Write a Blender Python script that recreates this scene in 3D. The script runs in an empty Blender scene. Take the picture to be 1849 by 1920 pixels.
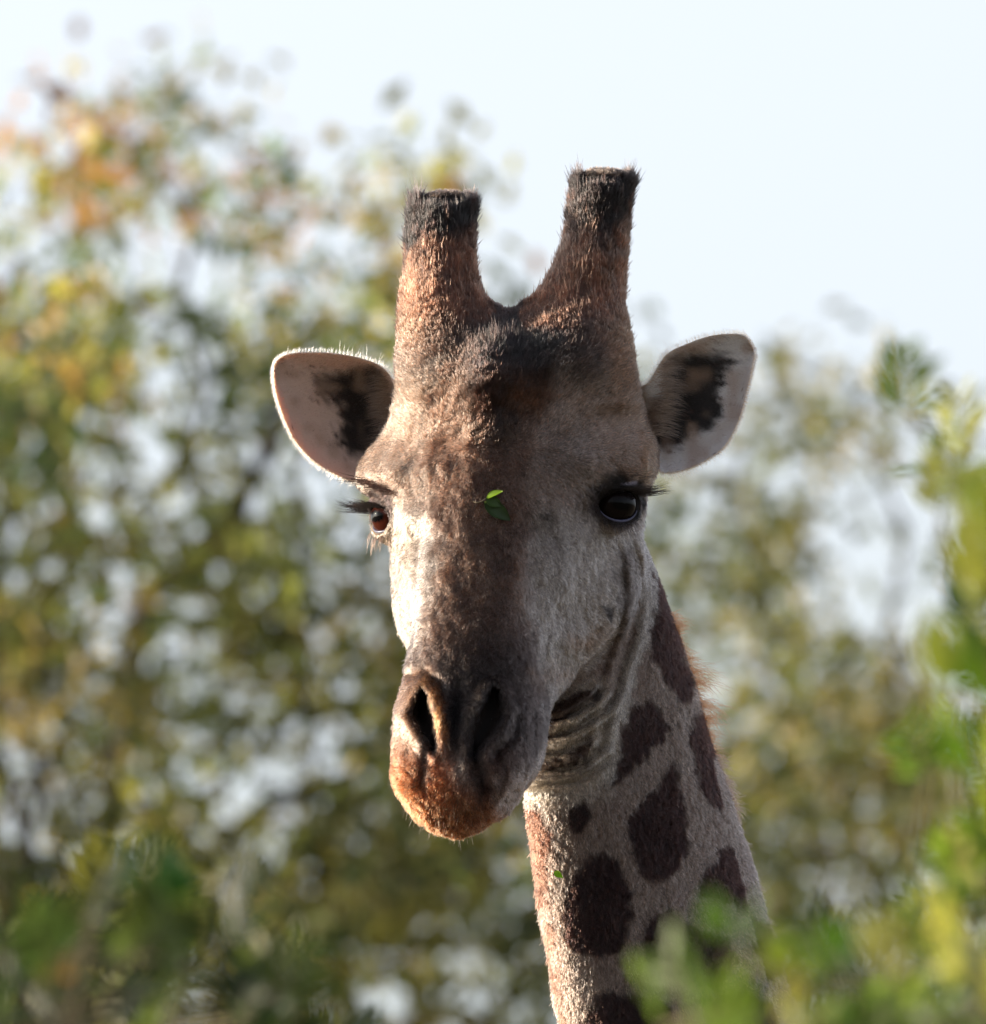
import bpy, math, random
import numpy as np
from mathutils import Vector, Matrix

QUICK = False
rng = np.random.default_rng(7)
random.seed(7)
scene = bpy.context.scene
col = scene.collection
f32 = np.float32

# ------------------------------------------------------------------ camera
K = 0.00062            # metres per photo pixel at the animal
D = 18.0               # camera to animal
PITCH = math.radians(7.0)
CAM = np.array([0.0, 0.0, 2.0])
DIR = np.array([0.0, math.cos(PITCH), math.sin(PITCH)])
UP = np.array([0.0, -math.sin(PITCH), math.cos(PITCH)])
RT = np.array([1.0, 0.0, 0.0])

cam_data = bpy.data.cameras.new("camera")
cam = bpy.data.objects.new("camera", cam_data)
col.objects.link(cam)
cam.location = CAM
cam.rotation_euler = (math.radians(90) + PITCH, 0, 0)
cam_data.sensor_width = 36
cam_data.lens = 36.0 * D / (1920 * K)
cam_data.clip_start = 0.5
cam_data.clip_end = 3000
cam_data.dof.use_dof = True
cam_data.dof.focus_distance = D - 0.06
cam_data.dof.aperture_fstop = cam_data.lens / 64.0
cam_data.dof.aperture_blades = 9
scene.camera = cam

# ------------------------------------------------------------------ world, sun
SUN_EL = math.radians(12.5)
SUN_BACK = math.radians(11.0)      # how far behind the picture plane the sun stands
sun_vec = np.array([-math.cos(SUN_EL) * math.cos(SUN_BACK), math.cos(SUN_EL) * math.sin(SUN_BACK), math.sin(SUN_EL)])

world = bpy.data.worlds.new("World")
scene.world = world
world.use_nodes = True
nt = world.node_tree
nt.nodes.clear()
w_out = nt.nodes.new("ShaderNodeOutputWorld")
w_bg = nt.nodes.new("ShaderNodeBackground")
w_sky = nt.nodes.new("ShaderNodeTexSky")
w_sky.sky_type = 'NISHITA'
w_sky.sun_disc = False
w_sky.sun_elevation = SUN_EL
w_sky.sun_rotation = math.atan2(sun_vec[0], sun_vec[1])
w_sky.air_density = 1.0
w_sky.dust_density = 2.5
w_sky.ozone_density = 3.0
w_bg.inputs["Strength"].default_value = 0.15
w_hs = nt.nodes.new("ShaderNodeHueSaturation")      # thin high haze: a paler sky all round
w_hs.inputs["Saturation"].default_value = 0.34
w_hs.inputs["Hue"].default_value = 0.52
nt.links.new(w_sky.outputs[0], w_hs.inputs["Color"])
nt.links.new(w_hs.outputs[0], w_bg.inputs[0])
nt.links.new(w_bg.outputs[0], w_out.inputs[0])

sun_data = bpy.data.lights.new("sun", 'SUN')
sun_data.energy = 5.0
sun_data.angle = math.radians(0.5)
sun_data.color = (1.0, 0.84, 0.66)
sun = bpy.data.objects.new("sun", sun_data)
col.objects.link(sun)
sun.rotation_euler = Vector(sun_vec).to_track_quat('Z', 'Y').to_euler()
sun.location = (-20, 10, 30)

scene.view_settings.view_transform = 'Standard'
scene.view_settings.look = 'None'
scene.view_settings.gamma = 1
scene.view_settings.use_curve_mapping = False
scene.view_settings.exposure = 1.35

scene.render.engine = 'CYCLES'
scene.cycles.use_denoising = True
scene.cycles.max_bounces = 10
scene.cycles.transparent_max_bounces = 8
scene.cycles_curves.shape = 'RIBBONS'
scene.cycles_curves.subdivisions = 2

# ------------------------------------------------------------------ helpers
def W(px, py, z=0.0):
    """photo pixel + depth towards the camera (in photo pixels) -> world metres"""
    px = np.asarray(px, float); py = np.asarray(py, float); z = np.asarray(z, float)
    px, py, z = np.broadcast_arrays(px, py, z)
    return (CAM + DIR * (D - z * K)[..., None] + RT * ((px - 924.5) * K)[..., None] + UP * ((960 - py) * K)[..., None])

def Wvec(v):
    v = np.asarray(v, float)
    return -DIR * v[..., 2:3] + RT * v[..., 0:1] - UP * v[..., 1:2]

def at(px, py, dist):
    """point seen at a photo pixel at a given distance from the camera"""
    s = dist / D
    px = np.asarray(px, float); py = np.asarray(py, float); s = np.asarray(s, float)
    px, py, s = np.broadcast_arrays(px, py, s)
    return CAM + DIR * (D * s)[..., None] + RT * ((px - 924.5) * K * s)[..., None] + UP * ((960 - py) * K * s)[..., None]

def tag(o, label=None, category=None, group=None, kind=None):
    if label: o["label"] = label
    if category: o["category"] = category
    if group: o["group"] = group
    if kind: o["kind"] = kind
    return o

def empty(name, loc):
    o = bpy.data.objects.new(name, None)
    o.empty_display_size = 0.2
    o.location = loc
    col.objects.link(o)
    return o

def set_parent(o, p):
    o.parent = p
    o.matrix_parent_inverse = Matrix.Translation(-Vector(p.location))

def mesh_obj(name, verts, faces, mat, parent=None, colors=None, smooth=True):
    verts = np.ascontiguousarray(verts, dtype=f32)
    me = bpy.data.meshes.new(name)
    if isinstance(faces, np.ndarray):
        n = faces.shape[1]
        me.vertices.add(len(verts)); me.vertices.foreach_set("co", verts.ravel())
        me.loops.add(faces.size); me.loops.foreach_set("vertex_index", faces.astype(np.int32).ravel())
        me.polygons.add(len(faces))
        me.polygons.foreach_set("loop_start", (np.arange(len(faces)) * n).astype(np.int32))
        me.update(calc_edges=True)
    else:
        me.from_pydata(verts.tolist(), [], faces)
    if smooth:
        me.polygons.foreach_set("use_smooth", np.ones(len(me.polygons), bool))
    if colors is not None:
        a = me.color_attributes.new("coat", 'FLOAT_COLOR', 'POINT')
        c4 = np.ones((len(verts), 4), f32); c4[:, :3] = colors
        a.data.foreach_set("color", c4.ravel())
    mats = mat if isinstance(mat, (list, tuple)) else [mat]
    for m in mats: me.materials.append(m)
    me.validate()
    o = bpy.data.objects.new(name, me)
    col.objects.link(o)
    if parent: set_parent(o, parent)
    return o

def curves_obj(name, pts, radii, colors, mat, parent=None):
    """pts (N, P, 3) -> hair curves object"""
    N, P, _ = pts.shape
    hc = bpy.data.hair_curves.new(name)
    hc.add_curves([P] * N)
    hc.attributes["position"].data.foreach_set("vector", np.ascontiguousarray(pts, dtype=f32).ravel())
    r = hc.attributes.get("radius") or hc.attributes.new("radius", 'FLOAT', 'POINT')
    r.data.foreach_set("value", np.ascontiguousarray(radii, dtype=f32).ravel())
    a = hc.attributes.new("coat", 'FLOAT_COLOR', 'CURVE')
    c4 = np.ones((N, 4), f32); c4[:, :3] = colors
    a.data.foreach_set("color", c4.ravel())
    hc.materials.append(mat)
    o = bpy.data.objects.new(name, hc)
    col.objects.link(o)
    if parent: set_parent(o, parent)
    return o

def smin(a, b, k):
    h = np.maximum(k - np.abs(a - b), 0) / k
    return np.minimum(a, b) - h * h * k * 0.25

def smax(a, b, k):
    return -smin(-a, -b, k)

def sstep(a, b, x):
    t = np.clip((x - a) / (b - a), 0, 1)
    return t * t * (3 - 2 * t)

def vnoise(x, y, z, seed=0):
    """value noise 0..1"""
    xi = np.floor(x).astype(np.int64); yi = np.floor(y).astype(np.int64); zi = np.floor(z).astype(np.int64)
    xf = x - xi; yf = y - yi; zf = z - zi
    u = xf * xf * (3 - 2 * xf); v = yf * yf * (3 - 2 * yf); w = zf * zf * (3 - 2 * zf)
    def h(a, b, c):
        n = (a * 374761393 + b * 668265263 + c * 2147483647 + seed * 1274126177) & 0xffffffff
        n = ((n ^ (n >> 13)) * 1274126177) & 0xffffffff
        n = (n ^ (n >> 16)) & 0xffff
        return n / 65535.0
    r = 0
    for dx in (0, 1):
        for dy in (0, 1):
            for dz in (0, 1):
                r = r + h(xi + dx, yi + dy, zi + dz) * (u if dx else 1 - u) * (v if dy else 1 - v) * (w if dz else 1 - w)
    return r

def poly_sd(px, py, poly):
    """signed distance to polygon, negative inside"""
    P = np.array(poly, float); n = len(P)
    d = np.full(px.shape, 1e9); ins = np.zeros(px.shape, bool)
    for i in range(n):
        a = P[i]; b = P[(i + 1) % n]
        e = b - a
        wx = px - a[0]; wy = py - a[1]
        t = np.clip((wx * e[0] + wy * e[1]) / (e @ e), 0, 1)
        d = np.minimum(d, (wx - e[0] * t) ** 2 + (wy - e[1] * t) ** 2)
        c = ((a[1] > py) != (b[1] > py))
        with np.errstate(divide='ignore', invalid='ignore'):
            xx = (b[0] - a[0]) * (py - a[1]) / (b[1] - a[1] + 1e-12) + a[0]
        ins ^= c & (px < xx)
    d = np.sqrt(d)
    return np.where(ins, -d, d)

def seg_d(px, py, pts):
    d = np.full(px.shape, 1e9)
    for i in range(len(pts) - 1):
        a = np.array(pts[i], float); b = np.array(pts[i + 1], float); e = b - a
        wx = px - a[0]; wy = py - a[1]
        t = np.clip((wx * e[0] + wy * e[1]) / (e @ e), 0, 1)
        d = np.minimum(d, (wx - e[0] * t) ** 2 + (wy - e[1] * t) ** 2)
    return np.sqrt(d)

def catmull(keys, vals, xs):
    """C1 interpolation of vals (n, ...) at xs (monotone keys)"""
    keys = np.asarray(keys, float); vals = np.asarray(vals, float)
    m = np.zeros_like(vals)
    sh = (-1,) + (1,) * (vals.ndim - 1)
    dk = np.diff(keys).reshape(sh)
    sl = np.diff(vals, axis=0) / dk
    m[1:-1] = (sl[:-1] * dk[1:] + sl[1:] * dk[:-1]) / (dk[1:] + dk[:-1])
    bad = sl[:-1] * sl[1:] < 0
    m[1:-1] = np.where(bad, m[1:-1] * 0.25, m[1:-1])
    m[0] = sl[0]; m[-1] = sl[-1]
    xs = np.clip(np.asarray(xs, float), keys[0], keys[-1])
    i = np.clip(np.searchsorted(keys, xs, side='right') - 1, 0, len(keys) - 2)
    h = (keys[i + 1] - keys[i]); t = (xs - keys[i]) / h
    ex = (slice(None),) + (None,) * (vals.ndim - 1)
    h = h[ex]; t = t[ex]
    return ((2 * t**3 - 3 * t**2 + 1) * vals[i] + (t**3 - 2 * t**2 + t) * h * m[i]
            + (-2 * t**3 + 3 * t**2) * vals[i + 1] + (t**3 - t**2) * h * m[i + 1])

def surface_nets(F, org, step):
    """F (nx,ny,nz) scalar field, negative inside -> verts, quads"""
    s = F < 0
    nx, ny, nz = F.shape
    c = np.zeros((nx - 1, ny - 1, nz - 1), np.uint8)
    for dx in (0, 1):
        for dy in (0, 1):
            for dz in (0, 1):
                c += s[dx:nx - 1 + dx, dy:ny - 1 + dy, dz:nz - 1 + dz]
    act = (c > 0) & (c < 8)
    idx = np.argwhere(act)
    vid = np.full(act.shape, -1, np.int64)
    vid[act] = np.arange(len(idx))
    P = np.zeros((len(idx), 3)); cnt = np.zeros(len(idx))
    corners = [(0,0,0),(1,0,0),(0,1,0),(1,1,0),(0,0,1),(1,0,1),(0,1,1),(1,1,1)]
    vals = [F[idx[:, 0] + a, idx[:, 1] + b, idx[:, 2] + d] for a, b, d in corners]
    for i in range(8):
        for j in range(i + 1, 8):
            a = np.array(corners[i]); b = np.array(corners[j])
            if np.abs(a - b).sum() != 1: continue
            va, vb = vals[i], vals[j]
            m = (va < 0) != (vb < 0)
            t = np.where(m, va / np.where(m, va - vb, 1), 0)
            P += np.where(m[:, None], a + (b - a) * t[:, None], 0); cnt += m
    P = P / cnt[:, None] + idx
    quads = []
    for ax in range(3):
        o = [a for a in range(3) if a != ax]
        sl0 = [slice(None)] * 3; sl1 = [slice(None)] * 3
        sl0[ax] = slice(0, F.shape[ax] - 1); sl1[ax] = slice(1, F.shape[ax])
        for a in o:
            sl0[a] = slice(1, F.shape[a] - 1); sl1[a] = slice(1, F.shape[a] - 1)
        a0 = s[tuple(sl0)]; a1 = s[tuple(sl1)]
        e = np.argwhere(a0 != a1)
        flip = a0[e[:, 0], e[:, 1], e[:, 2]]
        e = e.copy()
        for a in o: e[:, a] += 1
        def g(d1, d2):
            q = e.copy(); q[:, o[0]] -= d1; q[:, o[1]] -= d2
            return vid[q[:, 0], q[:, 1], q[:, 2]]
        q = np.stack([g(1, 1), g(0, 1), g(0, 0), g(1, 0)], 1)
        if ax == 1: flip = ~flip
        q = np.where(flip[:, None], q, q[:, ::-1])
        quads.append(q)
    return np.asarray(org) + P * np.asarray(step), np.concatenate(quads)

def vert_normals(V, Q):
    a, b, c, d = (V[Q[:, i]] for i in range(4))
    n = np.cross(c - a, d - b)
    N = np.zeros_like(V)
    for i in range(4):
        for ax in range(3):
            N[:, ax] += np.bincount(Q[:, i], weights=n[:, ax], minlength=len(V))
    return N / (np.linalg.norm(N, axis=1, keepdims=True) + 1e-12)

def tube(pts, rads, sides=8):
    pts = np.asarray(pts, float); rads = np.asarray(rads, float)
    n = len(pts)
    T = np.gradient(pts, axis=0); T /= np.linalg.norm(T, axis=1, keepdims=True) + 1e-9
    ref = np.array([0.31, 0.2, 0.93])
    A = np.cross(T, ref); A /= np.linalg.norm(A, axis=1, keepdims=True) + 1e-9
    B = np.cross(T, A)
    th = np.linspace(0, 2 * np.pi, sides, endpoint=False)
    V = pts[:, None] + rads[:, None, None] * (A[:, None] * np.cos(th)[None, :, None] + B[:, None] * np.sin(th)[None, :, None])
    V = V.reshape(-1, 3)
    i = np.arange(n - 1)[:, None] * sides; j = np.arange(sides)[None]; j2 = (j + 1) % sides
    Q = np.stack([i + j, i + j2, i + sides + j2, i + sides + j], -1).reshape(-1, 4)
    V = np.concatenate([V, pts[:1], pts[-1:]])
    c0 = len(V) - 2; c1 = len(V) - 1
    jj = np.arange(sides)
    cap0 = np.stack([np.full(sides, c0), (jj + 1) % sides, jj, jj], 1)
    F = Q.tolist() + [[c0, (q + 1) % sides, q] for q in range(sides)] + [[c1, (n - 1) * sides + q, (n - 1) * sides + (q + 1) % sides] for q in range(sides)]
    return V, F

class MB:
    def __init__(s): s.v = []; s.f = []; s.n = 0
    def add(s, V, F):
        V = np.asarray(V); s.v.append(V)
        s.f += [[i + s.n for i in q] for q in (F.tolist() if isinstance(F, np.ndarray) else F)]
        s.n += len(V)
    def build(s, name, mat, parent=None):
        return mesh_obj(name, np.concatenate(s.v), s.f, mat, parent)

# ------------------------------------------------------------------ materials
def new_mat(name):
    m = bpy.data.materials.new(name); m.use_nodes = True
    t = m.node_tree; t.nodes.clear()
    o = t.nodes.new("ShaderNodeOutputMaterial")
    return m, t, o

def attr_node(t, name="coat"):
    a = t.nodes.new("ShaderNodeAttribute"); a.attribute_name = name
    return a

def mat_skin():
    m, t, o = new_mat("giraffe_skin")
    a = attr_node(t)
    p = t.nodes.new("ShaderNodeBsdfPrincipled")
    p.inputs["Roughness"].default_value = 0.8
    p.inputs["Specular IOR Level"].default_value = 0.2
    n = t.nodes.new("ShaderNodeTexNoise"); n.inputs["Scale"].default_value = 900; n.inputs["Detail"].default_value = 3
    tc = t.nodes.new("ShaderNodeTexCoord")
    t.links.new(tc.outputs["Object"], n.inputs["Vector"])
    b = t.nodes.new("ShaderNodeBump"); b.inputs["Strength"].default_value = 0.5; b.inputs["Distance"].default_value = 0.001
    t.links.new(n.outputs["Fac"], b.inputs["Height"]); t.links.new(b.outputs[0], p.inputs["Normal"])
    t.links.new(a.outputs["Color"], p.inputs["Base Color"])
    t.links.new(p.outputs[0], o.inputs[0])
    return m

def mat_ear():
    m, t, o = new_mat("ear_skin")
    a = attr_node(t)
    p = t.nodes.new("ShaderNodeBsdfPrincipled")
    p.inputs["Roughness"].default_value = 0.7
    p.inputs["Specular IOR Level"].default_value = 0.2
    p.inputs["Subsurface Weight"].default_value = 0.85
    p.inputs["Subsurface Radius"].default_value = (0.55, 0.45, 0.38)
    p.inputs["Subsurface Scale"].default_value = 0.009
    t.links.new(a.outputs["Color"], p.inputs["Base Color"])
    t.links.new(p.outputs[0], o.inputs[0])
    return m

def mat_fur(name="giraffe_fur", rough=0.4):
    m, t, o = new_mat(name)
    a = attr_node(t)
    h = t.nodes.new("ShaderNodeBsdfHairPrincipled")
    h.model = 'CHIANG'
    h.parametrization = 'COLOR'
    h.inputs["Roughness"].default_value = rough
    h.inputs["Radial Roughness"].default_value = 0.6
    h.inputs["IOR"].default_value = 1.30
    t.links.new(a.outputs["Color"], h.inputs["Color"])
    t.links.new(h.outputs[0], o.inputs[0])
    return m

def mat_eye():
    m, t, o = new_mat("eyeball")
    a = attr_node(t)
    p = t.nodes.new("ShaderNodeBsdfPrincipled")
    p.inputs["Roughness"].default_value = 0.04
    p.inputs["IOR"].default_value = 1.17
    t.links.new(a.outputs["Color"], p.inputs["Base Color"])
    t.links.new(p.outputs[0], o.inputs[0])
    return m

def mat_plain(name, c, rough=0.6, spec=0.4):
    m, t, o = new_mat(name)
    p = t.nodes.new("ShaderNodeBsdfPrincipled")
    n = t.nodes.new("ShaderNodeTexNoise"); n.inputs["Scale"].default_value = 60; n.inputs["Detail"].default_value = 5
    tc = t.nodes.new("ShaderNodeTexCoord"); t.links.new(tc.outputs["Object"], n.inputs["Vector"])
    mx = t.nodes.new("ShaderNodeMix"); mx.data_type = 'RGBA'
    mx.inputs[6].default_value = tuple(x * 0.75 for x in c) + (1,)
    mx.inputs[7].default_value = tuple(min(1, x * 1.25) for x in c) + (1,)
    t.links.new(n.outputs["Fac"], mx.inputs[0]); t.links.new(mx.outputs[2], p.inputs["Base Color"])
    p.inputs["Roughness"].default_value = rough
    p.inputs["Specular IOR Level"].default_value = spec
    t.links.new(p.outputs[0], o.inputs[0])
    return m

def mat_leaf(name, trans=0.45):
    m, t, o = new_mat(name)
    a = attr_node(t)
    p = t.nodes.new("ShaderNodeBsdfPrincipled")
    p.inputs["Roughness"].default_value = 0.5
    p.inputs["Specular IOR Level"].default_value = 0.35
    tr = t.nodes.new("ShaderNodeBsdfTranslucent")
    g = t.nodes.new("ShaderNodeMix"); g.data_type = 'RGBA'; g.blend_type = 'MULTIPLY'; g.inputs[0].default_value = 1
    g.inputs[7].default_value = (1.22, 1.22, 0.82, 1)
    mx = t.nodes.new("ShaderNodeMixShader"); mx.inputs[0].default_value = trans
    t.links.new(a.outputs["Color"], p.inputs["Base Color"])
    t.links.new(a.outputs["Color"], g.inputs[6]); t.links.new(g.outputs[2], tr.inputs["Color"])
    t.links.new(p.outputs[0], mx.inputs[1]); t.links.new(tr.outputs[0], mx.inputs[2]); t.links.new(mx.outputs[0], o.inputs[0])
    return m

M_SKIN = mat_skin(); M_EAR = mat_ear(); M_FUR = mat_fur(); M_HAIR = mat_fur("giraffe_long_hair", 0.3)
M_EYE = mat_eye()
M_BARK = mat_plain("bark", (0.05, 0.042, 0.036), 0.9, 0.2)
M_TWIG = mat_plain("twig", (0.12, 0.10, 0.06), 0.8, 0.2)
M_LEAF = mat_leaf("leaf", 0.45)
M_LEAF_NEAR = mat_leaf("near_leaf", 0.55)
M_GROUND = mat_plain("dry_grass_ground", (0.13, 0.115, 0.08), 0.95, 0.1)
M_LID = mat_plain("wet_eyelid", (0.06, 0.06, 0.10), 0.35, 0.3)  # bluish colour stands in for sky mirrored on the wet rim

# ------------------------------------------------------------------ ground
def build_ground():
    n = 41
    g = np.linspace(-1, 1, n); g = np.sign(g) * np.abs(g) ** 2.2 * 900
    X, Y = np.meshgrid(g, g, indexing='ij')
    r = np.hypot(X, Y)
    Z = (vnoise(X / 60, Y / 60, X * 0, 3) - 0.5) * 3.0 * sstep(60, 300, r)
    V = np.stack([X, Y + 20, Z], -1).reshape(-1, 3)
    i, j = np.meshgrid(np.arange(n - 1), np.arange(n - 1), indexing='ij')
    Q = np.stack([i * n + j, (i + 1) * n + j, (i + 1) * n + j + 1, i * n + j + 1], -1).reshape(-1, 4)
    o = mesh_obj("ground", V, Q, M_GROUND)
    tag(o, kind="structure")
build_ground()

# ------------------------------------------------------------------ giraffe: implicit shape
PSI = math.radians(14.0); CS = math.cos(PSI); SN = math.sin(PSI); X0 = 930.0

HEAD_ROWS = {
    575: [(0,-150),(25,-151),(50,-155),(70,-165),(82,-190),(78,-220),(60,-245),(30,-258),(0,-262)],
    600: [(0,-92),(45,-95),(88,-104),(122,-122),(142,-160),(138,-215),(104,-262),(52,-285),(0,-292)],
    640: [(0,-28),(50,-32),(100,-48),(150,-78),(186,-140),(188,-220),(150,-290),(80,-320),(0,-330)],
    700: [(0,48),(50,42),(105,20),(160,-22),(205,-100),(213,-200),(190,-290),(110,-345),(0,-360)],
    740: [(0,80),(50,68),(110,40),(170,-8),(220,-90),(226,-190),(205,-290),(120,-350),(0,-370)],
    800: [(0,118),(50,104),(115,72),(182,26),(240,-60),(252,-150),(222,-280),(130,-350),(0,-375)],
    850: [(0,143),(50,129),(115,97),(188,52),(260,-14),(282,-85),(245,-265),(150,-350),(0,-380)],
    890: [(0,163),(50,149),(115,115),(186,68),(258,6),(284,-62),(250,-250),(150,-350),(0,-380)],
    925: [(0,179),(50,164),(113,130),(172,82),(226,14),(258,-70),(250,-220),(150,-350),(0,-380)],
    960: [(0,192),(50,184),(110,154),(160,104),(196,25),(224,-60),(245,-200),(150,-350),(0,-380)],
    1010:[(0,214),(50,205),(104,174),(146,128),(182,45),(212,-40),(240,-180),(160,-340),(0,-380)],
    1100:[(0,255),(45,246),(93,216),(128,174),(156,105),(182,10),(236,-170),(160,-320),(0,-360)],
    1200:[(0,300),(42,292),(85,264),(110,224),(124,170),(140,80),(200,-130),(140,-270),(0,-300)],
    1260:[(0,325),(45,319),(90,292),(116,250),(125,195),(122,110),(150,-60),(110,-190),(0,-220)],
    1340:[(0,350),(50,345),(100,322),(131,272),(142,200),(135,120),(110,20),(70,-60),(0,-90)],
    1400:[(0,365),(55,360),(108,336),(139,282),(148,208),(138,130),(105,60),(60,10),(0,-10)],
    1450:[(0,372),(55,367),(104,344),(134,298),(141,236),(130,160),(100,105),(55,70),(0,60)],
    1500:[(0,362),(45,358),(82,341),(103,307),(110,266),(102,215),(80,170),(45,140),(0,130)],
    1535:[(0,338),(32,335),(58,324),(74,303),(79,280),(73,250),(57,225),(32,208),(0,203)],
    1558:[(0,306),(17,305),(31,300),(40,291),(43,281),(40,269),(31,258),(17,252),(0,250)],
    1570:[(0,286),(3,286),(5,285),(6,283),(6,281),(6,279),(5,277),(3,276),(0,276)],
}

def polar_table(rows, dy=4, nth=180):
    ys = sorted(rows)
    ctl = np.array([rows[y] for y in ys], float)
    Y = np.arange(ys[0], ys[-1] + dy, dy)
    C = catmull(ys, ctl, Y)
    loop = np.concatenate([C, C[:, -2:0:-1] * np.array([-1, 1])], 1)      # (R, 16, 2)
    L = loop.shape[1]; sub = 12
    p0 = np.roll(loop, 1, 1); p1 = loop; p2 = np.roll(loop, -1, 1); p3 = np.roll(loop, -2, 1)
    t = (np.arange(sub) / sub)[None, None, :, None]
    a = [q[:, :, None, :] for q in (p0, p1, p2, p3)]
    fine = 0.5 * (2 * a[1] + (a[2] - a[0]) * t + (2 * a[0] - 5 * a[1] + 4 * a[2] - a[3]) * t**2 + (3 * a[1] - a[0] - 3 * a[2] + a[3]) * t**3)
    fine = fine.reshape(len(Y), L * sub, 2)
    n0 = 0.5 * (C[:, 0, 1] + C[:, -1, 1])
    n0 = n0 + 0.12 * (C[:, 0, 1] - n0)
    th = np.linspace(-np.pi, np.pi, nth + 1)
    T = np.zeros((len(Y), nth + 1))
    for i in range(len(Y)):
        w = fine[i, :, 0]; n = fine[i, :, 1] - n0[i]
        an = np.arctan2(w, n); r = np.hypot(w, n)
        o = np.argsort(an); an = an[o]; r = r[o]
        an = np.concatenate([an[-3:] - 2 * np.pi, an, an[:3] + 2 * np.pi]); r = np.concatenate([r[-3:], r, r[:3]])
        T[i] = np.interp(th, an, r)
    gy = np.gradient(T, dy, axis=0) + 0
    gt = np.gradient(T, th[1] - th[0], axis=1)
    G = 1 / np.sqrt(1 + (gt / np.maximum(T, 4)) ** 2 + gy ** 2)
    return Y, n0, th, T, G, dy

HT = polar_table(HEAD_ROWS)

def bil(T, i, fi, j, fj):
    return (T[i, j] * (1 - fi) * (1 - fj) + T[i + 1, j] * fi * (1 - fj) + T[i, j + 1] * (1 - fi) * fj + T[i + 1, j + 1] * fi * fj)

def head_local(X, Y, Z):
    w = (X - X0) * CS + Z * SN
    n = -(X - X0) * SN + Z * CS
    y = Y + 0.055 * w
    return w, y, n

def head_to_px(w, y, n):
    return X0 + w * CS - n * SN, y - 0.055 * w, w * SN + n * CS

def f_head(X, Y, Z):
    w, y, n = head_local(X, Y, Z)
    Yt, n0, th, T, G, dy = HT
    a = np.clip((y - Yt[0]) / dy, 0, len(Yt) - 1.001); i = a.astype(np.int32); fi = a - i
    nc = n0[i] * (1 - fi) + n0[i + 1] * fi
    dn = n - nc
    ang = np.arctan2(w, dn); r = np.hypot(w, dn)
    b = np.clip((ang + np.pi) / (th[1] - th[0]), 0, len(th) - 1.001); j = b.astype(np.int32); fj = b - j
    R = bil(T, i, fi, j, fj); g = bil(G, i, fi, j, fj)
    f = (r - R) * g
    f = np.maximum(f, Yt[0] - y)
    f = np.maximum(f, y - Yt[-1])
    # fleshy bump in the middle of the forehead
    return f

def f_ellip(X, Y, Z, rows, cap=14, turn=False):
    ys = np.array([r[0] for r in rows], float); v = np.array([r[1:] for r in rows], float)
    yy = np.arange(ys[0], ys[-1] + 4, 4.0)
    t = catmull(ys, v, yy)
    g = np.clip((Y - ys[0]) / 4.0, 0, len(yy) - 1.001); i = g.astype(np.int32); fi = g - i
    q = [t[i, k] * (1 - fi) + t[i + 1, k] * fi for k in range(4)]
    cx = (q[0] + q[1]) / 2; a = (q[1] - q[0]) / 2; cz = q[2]; b = q[3]
    dx = X - cx; dz = Z - cz
    if turn: dz = dz + dx * (0.08 + 0.5 * sstep(1150, 1560, Y))
    qq = np.sqrt((dx / a) ** 2 + (dz / b) ** 2) + 1e-6
    gr = np.sqrt((dx / a**2) ** 2 + (dz / b**2) ** 2) / qq + 1e-9
    f = np.minimum((qq - 1) / gr, (qq - 1) * np.maximum(a, b))
    f = np.clip(f, -200, 600)
    f = smax(f, ys[0] - Y, cap)
    f = np.maximum(f, Y - ys[-1])
    return f

HORN_L = [(355,818,856,-262,26),(362,799,872,-260,40),(374,786,881,-256,50),(396,772,887,-248,58),(440,764,887,-232,64),(480,762,887,-216,76),(520,759,893,-198,86),(560,752,906,-178,98),(600,750,930,-155,106),(650,747,945,-125,110),(700,750,950,-105,112),(760,770,930,-95,100)]
HORN_R = [(314,1110,1160,-246,30),(321,1096,1174,-244,44),(336,1085,1181,-238,52),(366,1075,1181,-228,58),(400,1070,1178,-218,60),(440,1063,1177,-204,64),(470,1053,1174,-192,70),(500,1040,1170,-180,78),(540,1018,1168,-158,76),(575,994,1170,-132,86),(620,968,1176,-96,100),(680,955,1184,-65,114),(750,965,1184,-55,100)]
NECK = [(840,985,1130,-300,95),(900,960,1165,-295,118),(960,950,1192,-290,132),(1000,948,1207,-288,140),(1080,946,1240,-286,148),(1150,946,1264,-286,152),(1210,948,1284,-288,155),(1290,954,1308,-292,158),(1380,964,1336,-298,160),(1460,974,1364,-302,163),(1550,987,1394,-306,166),(1640,999,1422,-310,170),(1720,1010,1444,-314,174),(1800,1024,1468,-318,178),(1920,1046,1502,-325,186),(2100,1085,1556,-338,200),(2340,1120,1640,-360,225)]

EYES = {+1: (np.array([1149.0, 945.0, 1.0])), -1: (np.array([741.0, 968.0, -102.0]))}
ER = 45.0
def eye_frame(s):
    lat = np.array([CS, 0, SN]); fwd = np.array([-SN, 0, CS])
    g = s * 0.65 * lat + 0.76 * fwd; g /= np.linalg.norm(g)
    up = np.array([0, -1.0, 0.0])
    side = np.cross(up, g); side /= np.linalg.norm(side)
    up = np.cross(g, side)
    return g, side, up

NOST = {-1: [(795,1294),(791,1330),(802,1366),(816,1400)], +1: [(926,1292),(921,1330),(905,1368),(889,1408)]}
NOST_W = 17.5

def throat(X, Y):
    r = np.hypot(X - 985, Y - 1180)
    a = np.degrees(np.arctan2(Y - 1180, X - 985))
    m = sstep(150, 185, r) * (1 - sstep(285, 325, r)) * sstep(26, 48, a) * (1 - sstep(84, 100, a))
    m = m * (1 - sstep(222, 250, r) * (1 - sstep(50, 64, a)))
    return r, a, m

CURVE_LATCH = [(1196,985),(1212,1050),(1218,1120),(1205,1190),(1180,1265),(1155,1350),(1135,1440)]

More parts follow.
